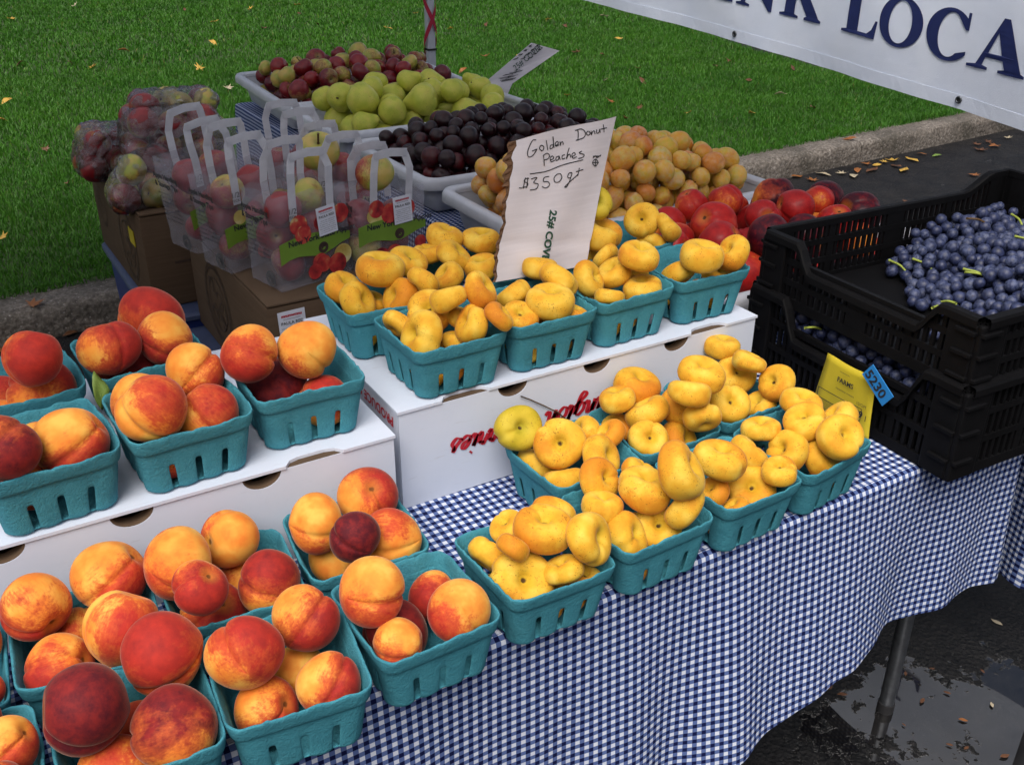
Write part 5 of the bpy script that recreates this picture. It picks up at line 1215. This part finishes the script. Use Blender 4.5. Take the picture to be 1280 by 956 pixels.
def clear_bag(label, c, rx, ry, rzh, n, seed, knot=None):
    """clear film drawn tight over a handful of apples"""
    c = Vector(c); rg = random.Random(seed); t = empty('clear_apple_bag', label, 'bag', (c.x, c.y, c.z), 0, 'clear bags of apples')
    P = []; R = .035; nx = max(1, int(rx/R)); nyy = max(1, int(ry/R)); nz = max(1, int(rzh/R+.35))
    for kz in range(nz):
        for ix in range(nx):
            for iy in range(nyy):
                q = Vector(((ix-(nx-1)/2)*2*R*.98+(R*.5 if kz % 2 else 0), (iy-(nyy-1)/2)*2*R*.98+(R*.4 if kz % 2 else 0), R+kz*R*1.62))+Vector((rg.uniform(-.006, .006), rg.uniform(-.006, .006), rg.uniform(-.004, .004)))
                if (q.x/rx)**2+(q.y/ry)**2 < .95 and (kz == 0 or (q.x/rx)**2+(q.y/ry)**2 < .6 and rg.random() < .85): P.append(q)
    for q in P:
        o = put_fruit('apple', APPLE[rg.randrange(3)], c+q, R*rg.uniform(.95, 1.05), axis_rot((rg.gauss(0, 1), rg.gauss(0, 1), rg.gauss(.3, 1)), rg.uniform(0, 6)), f'apple inside the {label}', 'apple', f'apples inside the {label}', (rg.choice((.35, .65, .8, .9, 1.0)), rg.uniform(.05, .4)))
    bm = bmesh.new()
    for q in P: bmesh.ops.create_icosphere(bm, subdivisions=2, radius=R*1.13, matrix=Matrix.Translation(q))
    if knot:
        for k in range(5): bmesh.ops.create_icosphere(bm, subdivisions=1, radius=.012, matrix=Matrix.Translation(Vector(knot)*(.55+.12*k)+Vector((0, 0, rzh))))
    g = bmesh.ops.convex_hull(bm, input=bm.verts[:]); dead = [e for e in g['geom_interior'] if isinstance(e, bmesh.types.BMVert)]+[e for e in g['geom_unused'] if isinstance(e, bmesh.types.BMVert)]
    bmesh.ops.delete(bm, geom=list(set(dead)), context='VERTS')
    me = bake(to_mesh('film', bm), [('REMESH', dict(mode='VOXEL', voxel_size=.007)), ('SMOOTH', dict(factor=.5, iterations=4))], 'film')
    co_ = np.empty(len(me.vertices)*3, np.float32); me.vertices.foreach_get('co', co_); co_ = co_.reshape(-1, 3)
    nr = np.empty(len(me.vertices)*3, np.float32); me.vertices.foreach_get('normal', nr); nr = nr.reshape(-1, 3)
    k = np.array([[rg.gauss(0, 1)*60 for _ in range(3)] for _ in range(7)]); ph = np.array([rg.uniform(0, 6) for _ in range(7)])
    w_ = np.abs(np.sin(co_ @ k.T+ph)); co_ -= nr*((1-w_)**3).sum(1)[:, None]*.0035
    me.vertices.foreach_set('co', co_.ravel()); me.update(); me.polygons.foreach_set('use_smooth', [True]*len(me.polygons))
    place('film', me, M['clear'], t)
ZC = Z1+.215+.004
def at_px(px, py, y, h): q = aty(px, py, y); return (q[0], q[1], q[2]-h)
clear_bag('clear bag of apples lying at the front of the cardboard box', at_px(192, 226, 1.535, .055), .125, .080, .060, 9, 31, (.13, -.04, -.03))
clear_bag('clear bag of apples stacked second, behind the front bag', at_px(208, 172, 1.64, .055), .135, .080, .062, 9, 32, (.15, -.03, -.02))
clear_bag('clear bag of apples at the far left end of the cardboard box', at_px(128, 190, 1.84, .058), .075, .11, .070, 8, 33)
clear_bag('clear bag of apples on top of the pile', at_px(216, 130, 1.70, .035), .110, .075, .045, 8, 34)
clear_bag('clear bag of apples under the pile, right rear', (.585, 1.80, ZC), .105, .12, .065, 7, 35)

# ================================================================== PRICE SIGNS
sg = empty('price_sign', 'white cardboard sign handwritten Golden Donut Peaches, standing among the baskets', 'sign', aty(680, 340, .46)); sgo = Vector(sg.location)
QC = [((190, 190), .492), ((708, 58), .492), ((88, 925), .452), ((548, 840), .452)]   # corners on the card: TL TR BL BR
c3 = [Vector(aty(600+a/4.155, 130+b_/4.155, y)) for (a, b_), y in QC]
q2 = [Vector((a, b_)) for (a, b_), _ in QC]
fnv = (c3[1]-c3[0]).cross(c3[2]-c3[0]).normalized(); fnv = fnv if fnv.y < 0 else -fnv
def sgn(a, b_, off=.0):
    """point of the card for a place (a, b_) on its face"""
    u, v_ = .5, .5
    for _ in range(12):
        p = q2[0]*(1-u)*(1-v_)+q2[1]*u*(1-v_)+q2[2]*(1-u)*v_+q2[3]*u*v_-Vector((a, b_))
        du = (q2[1]-q2[0])*(1-v_)+(q2[3]-q2[2])*v_; dv = (q2[2]-q2[0])*(1-u)+(q2[3]-q2[1])*u; det = du.x*dv.y-du.y*dv.x
        u -= (p.x*dv.y-p.y*dv.x)/det; v_ -= (du.x*p.y-du.y*p.x)/det
    return sguv(u, v_, off)
def sguv(u, v_, off=0.0):
    p = c3[0]*(1-u)*(1-v_)+c3[1]*u*(1-v_)+c3[2]*(1-u)*v_+c3[3]*u*v_
    bend = .006*math.sin(math.pi*u)*(1-v_)+.0016*math.sin(9*u+5*v_)-.004*math.exp(-((v_-.72-.12*u)/.03)**2)*.5
    return p+fnv*(bend+off)-sgo
N = 26; v = []; rg = random.Random(2); nl = [rg.uniform(-1, 1) for _ in range(N+1)]
def ul(j): return -.012+.020*nl[j]*(1 if j % 2 else .4)
def cell(i, j, off): u = ul(j)+(1-ul(j))*i/N; return sguv(u, j/N-.010*math.sin(5*u)*(1 if j == 0 else 0), off)
for off in (0, -.0042):
    v += [cell(i, j, off) for i in range(N+1) for j in range(N+1)]
nn = (N+1)**2; f = [(i*(N+1)+j, i*(N+1)+j+1, (i+1)*(N+1)+j+1, (i+1)*(N+1)+j) for i in range(N) for j in range(N)]
place('card', pydata('card', v[:nn], f), M['paperwhite'], sg)
fe = [(nn+a, nn+d, nn+c, nn+b_) for a, b_, c, d in f]
edge = [k for k in range(N+1)]+[i*(N+1)+N for i in range(1, N+1)]+[N*(N+1)+j for j in range(N-1, -1, -1)]+[i*(N+1) for i in range(N-1, 0, -1)]
fe += [(edge[k], nn+edge[k], nn+edge[(k+1) % len(edge)], edge[(k+1) % len(edge)]) for k in range(len(edge))]
place('brown_back', pydata('brown_back', [p-fnv*.0004 for p in v], fe, False), M['kraft'], sg)
# torn corrugated strip down the left edge
bm = bmesh.new(); rows = []
for k in range(91):
    t_ = k/90; u0 = -.012+.02*np.interp(t_*N, range(N+1), [n_*(1 if j % 2 else .4) for j, n_ in enumerate(nl)]); wv = .0022*math.sin(k*1.4)
    wd_ = (.055 if t_ < .32 else .022)*(1+.3*math.sin(k*.7)); rows.append([bm.verts.new(sguv(u0+.004, t_, -.0010)), bm.verts.new(sguv(u0-wd_*.5, t_, -.0022+wv)), bm.verts.new(sguv(u0-wd_, t_, -.0036))])
for a, b_ in zip(rows, rows[1:]):
    for j in (0, 1): bm.faces.new((a[j], b_[j], b_[j+1], a[j+1]))
place('torn_edge', to_mesh('torn_edge', bm, False), M['kraftdark'], sg)
INK = [[(278, 188), (262, 190), (248, 215), (237, 250), (241, 273), (258, 270), (274, 250), (282, 234)], [(258, 245), (284, 234)], [(306, 243), (295, 232), (302, 216), (316, 222), (314, 238), (303, 245)], [(328, 190), (333, 215), (338, 240)],
       [(368, 212), (352, 216), (350, 232), (364, 226), (366, 195), (362, 172), (370, 228)], [(378, 218), (392, 206), (386, 196), (376, 206), (380, 220), (396, 213)], [(400, 196), (403, 216), (406, 202), (414, 198), (418, 212)],
       [(492, 135), (494, 162), (492, 190)], [(478, 140), (510, 132), (530, 150), (522, 175), (482, 190)], [(545, 142), (536, 152), (544, 164), (556, 154), (548, 142)], [(560, 140), (563, 162), (568, 146), (578, 142), (582, 158)], [(590, 134), (592, 152), (604, 148), (607, 132), (612, 150)], [(628, 108), (632, 130), (634, 148)], [(612, 132), (650, 124)],
       [(316, 264), (320, 290), (322, 320)], [(314, 268), (334, 256), (348, 268), (340, 284), (322, 290)], [(352, 292), (370, 281), (362, 270), (352, 281), (358, 299), (376, 291)], [(398, 270), (383, 276), (382, 292), (394, 287), (397, 271), (403, 290)], [(426, 263), (413, 269), (414, 285), (428, 280)], [(448, 228), (440, 255), (434, 284), (443, 264), (452, 262), (455, 278)], [(460, 274), (478, 263), (472, 252), (461, 264), (468, 281), (486, 272)], [(512, 244), (499, 254), (524, 262), (516, 276), (494, 282)],
       [(250, 361), (290, 356), (340, 346), (420, 314), (520, 288)],
       [(246, 384), (228, 386), (222, 400), (240, 410), (234, 426), (212, 430)], [(228, 380), (222, 408), (218, 436)], [(240, 380), (234, 434)], [(196, 432), (212, 434)], [(256, 388), (286, 380), (270, 406), (293, 414), (284, 438), (252, 444)], [(348, 374), (324, 380), (320, 400), (342, 402), (350, 418), (332, 434), (312, 426)],
       [(388, 362), (373, 380), (376, 402), (396, 402), (410, 380), (404, 362), (388, 362)], [(462, 354), (446, 358), (440, 378), (454, 380), (462, 356), (450, 395), (436, 425), (424, 428), (450, 402), (492, 364)], [(500, 330), (496, 350), (492, 372)], [(482, 350), (522, 338)],
       [(610, 302), (592, 284), (574, 302), (592, 320), (610, 302)], [(592, 282), (592, 322)], [(572, 302), (612, 302)], [(574, 278), (590, 268), (600, 276), (624, 262)], [(576, 270), (622, 268)]]
place('handwriting', ribbon(INK, 4.6, lambda a, b_: sgn(a, b_, .0009), 6), M['black'], sg)
o_ = sgn(352, 546, .001); ox = sgn(312, 800, .001)-o_; oy = sgn(400, 552, .001)-o_
lettering('lettering', '25# COVER', .0165, M['greenink'], frame(o_, ox, oy), sg, bold=.0006)
# small leaning card behind the pears
s2 = empty('price_sign', 'bent grey-white card sign leaning up behind the pears', 'sign', aty(620, 115, 2.40)); s2o = Vector(s2.location)
qa = [Vector(aty(a, b_, y)) for a, b_, y in ((601, 108, 2.36), (664, 54, 2.42), (699, 64, 2.42), (640, 105, 2.36), (603, 128, 2.34), (630, 128, 2.34))]
n2 = (qa[1]-qa[0]).cross(qa[3]-qa[0]).normalized(); n2 = n2 if n2.y < 0 else -n2
me = pydata('card', [p-s2o for p in qa], [(0, 1, 2, 3), (4, 0, 3, 5)], False)
place('card', bake(me, [('SOLIDIFY', dict(thickness=.005, offset=0))]), M['paperwhite'], s2)
ex2, ey2 = (qa[1]-qa[0]), (qa[3]-qa[0])
def on2(u, v_): return qa[0]+ex2*u+ey2*v_+n2*.0035-s2o
lettering('lettering', '25# COVER', .030, M['greenink'], frame(on2(.30, .62), ex2, -ey2), s2)
rg = random.Random(5); st = [[(.62+.10*k+.02*math.cos(t_), .10+.24*r_+.06*math.sin(t_*1.7+k)) for t_ in np.linspace(0, 5, 7)] for r_ in range(3) for k in range(4)][:11]
place('handwriting', ribbon(st, .016, on2, 3), M['black'], s2)
st = [[(.06+.018*k+rg.uniform(0, .01), .30+.3*rg.random()), (.10+.018*k, .62+.3*rg.random())] for k in range(14)]
place('scribble', ribbon(st, .014, on2, 2), M['black'], s2)

# ================================================================== BANNER
BXP = 1.955
bn = empty('banner', 'pale vinyl banner lettered DRINK LOCAL in navy, hanging at the right', 'banner', (2.60, 1.9, T+.25)); bo = Vector(bn.location)
YS = [-.4, .05, .486, .653, 1.0, 1.358, 2.045, 3.05]; ZS = [.205, .255, .305, .323, .352, .376, .414, .43]
zb = lambda y: T+float(np.interp(y, YS, ZS)); BHT = .44
def bwave(y, v_): return .006*math.sin(y*5+v_*2)+.004*math.sin(y*13-v_*3)*(1-v_)+.0015*math.sin(y*40+v_*9)
BK = (2.60-CAM_P[0])/(BXP-CAM_P[0])
def bpt(y, v_, off=0.0):              # the sheet hangs in the plane x = 2.6
    q = np.array([BXP+bwave(y, v_)-off, y, zb(y)+BHT*v_]); return Vector((CAM_P+BK*(q-CAM_P)).tolist())-bo
ny, nv = 140, 14; YA, YB = -.35, 3.05
me = pydata('sheet', [bpt(YA+(YB-YA)*i/ny, j/nv) for i in range(ny+1) for j in range(nv+1)], [(i*(nv+1)+j, (i+1)*(nv+1)+j, (i+1)*(nv+1)+j+1, i*(nv+1)+j+1) for i in range(ny) for j in range(nv)])
place('sheet', bake(me, [('SOLIDIFY', dict(thickness=.0012, offset=0))]), M['banner'], bn)
for va, nm in ((.0, 'hem'),):
    me = pydata('hem', [bpt(YA+(YB-YA)*i/ny, v_, .0014) for i in range(ny+1) for v_ in (-.004, .062)], [(2*i, 2*i+2, 2*i+3, 2*i+1) for i in range(ny)], False)
    place('hem', bake(me, [('SOLIDIFY', dict(thickness=.0012, offset=0))]), M['banner'], bn)
for k in range(-1, 4):
    y = .653+.705*k
    if y < YA or y > YB: continue
    c = bpt(y, .038, .004); bm = bmesh.new(); bmesh.ops.create_uvsphere(bm, u_segments=4, v_segments=2, radius=.0001)
    bm.clear(); n_ = 20; rr_ = [(.0055, 0), (.0062, -.0022), (.0085, -.0026), (.0105, -.0010), (.0108, .0012)]
    rows = [[bm.verts.new(c+Vector((x_, r*math.cos(2*math.pi*q/n_), r*math.sin(2*math.pi*q/n_)))) for q in range(n_)] for r, x_ in rr_]
    for a, b_ in zip(rows, rows[1:]):
        for q in range(n_): bm.faces.new((a[q], a[(q+1) % n_], b_[(q+1) % n_], b_[q]))
    gr = place('grommet', to_mesh('grommet', bm), M['steel'], bn)
    bm = bmesh.new(); bmesh.ops.create_circle(bm, cap_ends=True, radius=.0056, segments=16); me = to_mesh('eyelet', bm, False); me.transform(frame(c+Vector((.0005, 0, 0)), (0, -1, 0), (0, 0, 1))); place('eyelet', me, M['black'], gr)
def ell(cx, cy, rx, ry, a0, a1, n): return [(cx+rx*math.cos(R_(a)), cy+ry*math.sin(R_(a))) for a in np.linspace(a0, a1, n)]
SER = {
 'I': [[(0, 0), (1, 0), (1, .05), (.76, .08), (.76, .92), (1, .95), (1, 1), (0, 1), (0, .95), (.24, .92), (.24, .08), (0, .05)]],
 'N': [[(0, 0), (.36, 0), (.36, .05), (.25, .08), (.25, .74), (.82, -.02), (.90, -.02), (.90, .92), (1, .95), (1, 1), (.66, 1), (.66, .95), (.78, .92), (.78, .40), (.33, 1), (0, 1), (0, .95), (.13, .90), (.13, .08), (0, .05)]],
 'K': [[(0, 0), (.46, 0), (.46, .05), (.37, .08), (.37, .40), (.44, .48), (.66, .08), (.60, .05), (.60, 0), (1, 0), (1, .05), (.94, .08), (.60, .66), (.82, .92), (.92, .95), (.92, 1), (.58, 1), (.58, .95), (.66, .92), (.37, .56), (.37, .92), (.46, .95), (.46, 1), (0, 1), (0, .95), (.12, .92), (.12, .08), (0, .05)]],
 'L': [[(0, 0), (.98, 0), (1, .38), (.94, .38), (.86, .18), (.74, .08), (.47, .08), (.47, .92), (.60, .95), (.60, 1), (0, 1), (0, .95), (.15, .92), (.15, .08), (0, .05)]],
 'O': [ell(.5, .5, .5, .52, 0, 352, 40), ell(.5, .5, .26, .44, 0, 352, 32)],
 'C': [ell(.52, .5, .52, .52, 48, 322, 34)+[(.93, .25)]+ell(.54, .5, .27, .44, 312, 62, 26)+[(.86, .66), (.93, .66), (.93, 1.0), (.87, 1.0)]],
 'A': [[(0, 0), (.36, 0), (.36, .05), (.26, .08), (.30, .24), (.60, .24), (.66, .08), (.55, .05), (.55, 0), (1, 0), (1, .05), (.94, .08), (.60, 1.03), (.50, 1.03), (.15, .08), (0, .05)], [(.335, .33), (.57, .33), (.455, .74)]],
 'R': [[(0, 0), (.46, 0), (.46, .05), (.37, .08), (.37, .45), (.45, .45), (.66, .08), (.62, .05), (.62, 0), (1, 0), (1, .05), (.94, .08), (.70, .47), (.86, .62), (.86, .82), (.68, 1), (0, 1), (0, .95), (.12, .92), (.12, .08), (0, .05)], [(.37, .53), (.54, .54), (.60, .72), (.54, .92), (.37, .92)]],
 'D': [[(0, 0), (.60, 0), (.88, .15), (1, .5), (.88, .85), (.60, 1), (0, 1), (0, .95), (.12, .92), (.12, .08), (0, .05)], [(.37, .08), (.58, .10), (.73, .5), (.58, .90), (.37, .92)]],
}
def serif(ch, ya, yb):
    cu = bpy.data.curves.new('g', 'CURVE'); cu.dimensions = '2D'; cu.fill_mode = 'BOTH'
    for con in SER[ch]:
        dense = []
        for a, b_ in zip(con, con[1:]+con[:1]):
            n_ = max(1, int(math.hypot(a[0]-b_[0], a[1]-b_[1])/.12)); dense += [(a[0]+(b_[0]-a[0])*k/n_, a[1]+(b_[1]-a[1])*k/n_) for k in range(n_)]
        s_ = cu.splines.new('POLY'); s_.points.add(len(dense)-1); s_.use_cyclic_u = True
        for pnt, (a, b_) in zip(s_.points, dense): pnt.co = (a, b_, 0, 1)
    me = evaluate(bpy.data.objects.new('tmp', cu)); me.name = 'letter'
    for vt in me.vertices:
        y = ya+(yb-ya)*vt.co.x; base = T+float(np.interp(y, [.3, .65, 1.0, 1.4, 1.8], [.388, .412, .4445, .471, .492])); z = base+.102*vt.co.y
        p = bpt(y, (z-zb(y))/BHT, .0026); vt.co = p
    place('letter', me, M['navy'], bn)
for ch, a, b_ in (('D', 1.735, 1.615), ('R', 1.60, 1.47), ('I', 1.455, 1.385), ('N', 1.370, 1.225), ('K', 1.210, 1.068), ('L', .995, .892), ('O', .888, .772), ('C', .762, .650), ('A', .652, .515), ('L', .505, .400)): serif(ch, a, b_)
for y in (YA+.02, 1.35, YB-.02):
    bm = bmesh.new(); tube(bm, [bpt(y, .97), Vector((TX1+.02, y, TH-.02))-bo], .003, 6); place('cord', to_mesh('cord', bm), M['stickerw'], bn)

# ================================================================== FALLEN LEAVES
CN = {'y': ('leafy', 'yellow'), 'b': ('leafb', 'brown'), 'o': ('leafo', 'orange'), 'p': ('leafp', 'pale'), 'g': ('leafg', 'green')}
LAWN = [(115, 84, 'y'), (250, 84, 'y'), (312, 11, 'y'), (268, 27, 'y'), (266, 53, 'y'), (156, 63, 'o'), (231, 12, 'b'), (330, 35, 'b'), (372, 6, 'y'), (374, 17, 'b'), (396, 30, 'b'), (285, 109, 'p'), (8, 126, 'y'), (4, 150, 'y'), (57, 185, 'b'), (84, 228, 'b'), (15, 24, 'y'), (88, 78, 'b'), (24, 80, 'b'), (93, 7, 'p'), (520, 17, 'y'), (564, 36, 'y'), (608, 30, 'b'), (485, 35, 'y'), (340, 52, 'b'), (2, 296, 'y'),
        (685, 25, 'y'), (705, 32, 'b'), (722, 65, 'b'), (752, 68, 'b'), (755, 20, 'p'), (757, 100, 'p'), (773, 48, 'y'), (709, 119, 'y'), (763, 127, 'o'), (782, 147, 'o'), (800, 135, 'b'), (797, 85, 'b'), (803, 101, 'b'), (861, 141, 'y'), (894, 82, 'b'), (910, 75, 'b'), (936, 100, 'b'), (940, 141, 'y'), (976, 117, 'p'), (991, 85, 'b'), (1016, 134, 'b'), (857, 174, 'o'), (648, 70, 'y'), (606, 70, 'o'), (578, 88, 'o')]
ROADL = [(1096, 206, 'y'), (1107, 202, 'y'), (1115, 200, 'y'), (1130, 212, 'y'), (1072, 212, 'o'), (1082, 204, 'o'), (1054, 216, 'p'), (1067, 219, 'p'), (1029, 217, 'p'), (1016, 225, 'o'), (996, 220, 'o'), (1140, 199, 'y'), (1171, 194, 'g'), (1219, 219, 'o'), (1255, 214, 'o'), (1132, 252, 'b'), (1140, 254, 'p'), (1109, 267, 'p'), (1220, 180, 'b'), (1235, 177, 'b'), (1225, 187, 'b'), (1260, 172, 'p'), (1152, 192, 'o'), (1120, 207, 'b'), (1090, 212, 'b'), (1245, 182, 'o'), (55, 420, 'o'), (20, 432, 'b'), (110, 408, 'b'), (70, 412, 'p'), (88, 416, 'b'), (35, 428, 'o'), (5, 436, 'o')]
WETL = [(1246, 777, 'p', .018), (1153, 875, 'b', .012), (1184, 865, 'b', .010), (1187, 930, 'b', .009), (1132, 841, 'b', .010), (1053, 867, 'b', .014), (1038, 858, 'b', .012), (1204, 899, 'o', .012), (1208, 934, 'b', .009), (1256, 944, 'b', .014), (1110, 870, 'b', .008), (1165, 835, 'b', .008), (1228, 838, 'b', .009), (1130, 905, 'b', .006), (1240, 880, 'p', .010)]
rl = random.Random(17)
for px, py, c in LAWN:
    p = atz(px, py, lz+.036); s_ = rl.uniform(.032, .050)*(1 if p[1] < 6 else 1.25)
    o = place('fallen_leaf', LEAVES[CN[c][0]][rl.randrange(4)], None, None, p, (rl.uniform(-.5, .5), rl.uniform(-.5, .5), rl.uniform(0, 6.28)), s_); tag(o, f'{CN[c][1]} fallen leaf lying on the lawn', 'leaf', f'{CN[c][1]} leaves fallen on the lawn')
for px, py, c in ROADL:
    p = atz(px, py, .012); o = place('fallen_leaf', LEAVES[CN[c][0]][rl.randrange(4)], None, None, p, (rl.uniform(-.12, .12), rl.uniform(-.12, .12), rl.uniform(0, 6.28)), (lambda q: (q, q, q*.5))(rl.uniform(.032, .058)))
    tag(o, f'{CN[c][1]} fallen leaf lying on the road by the kerb', 'leaf', f'{CN[c][1]} leaves fallen by the kerb')
for px, py, c, s_ in WETL:
    s_ *= .8
    p = atz(px, py, .004); o = place('fallen_leaf', LEAVES[CN[c][0]][1+2*rl.randrange(2)], None, None, p, (0, 0, rl.uniform(0, 6.28)), (s_, s_, s_*.3)); tag(o, f'small {CN[c][1]} leaf scrap on the wet road by the table leg', 'leaf', f'{CN[c][1]} leaf scraps on the wet road')
for px, py in ((40, 380), (1062, 173)):
    p = atz(px, py, KH+.010); o = place('fallen_leaf', LEAVES['leafo'][rl.randrange(4)], None, None, p, (.1, .1, rl.uniform(0, 6)), (.045, .045, .02)); tag(o, 'orange fallen leaf lying on top of the kerb, ' + ('left' if px < 500 else 'right'), 'leaf')
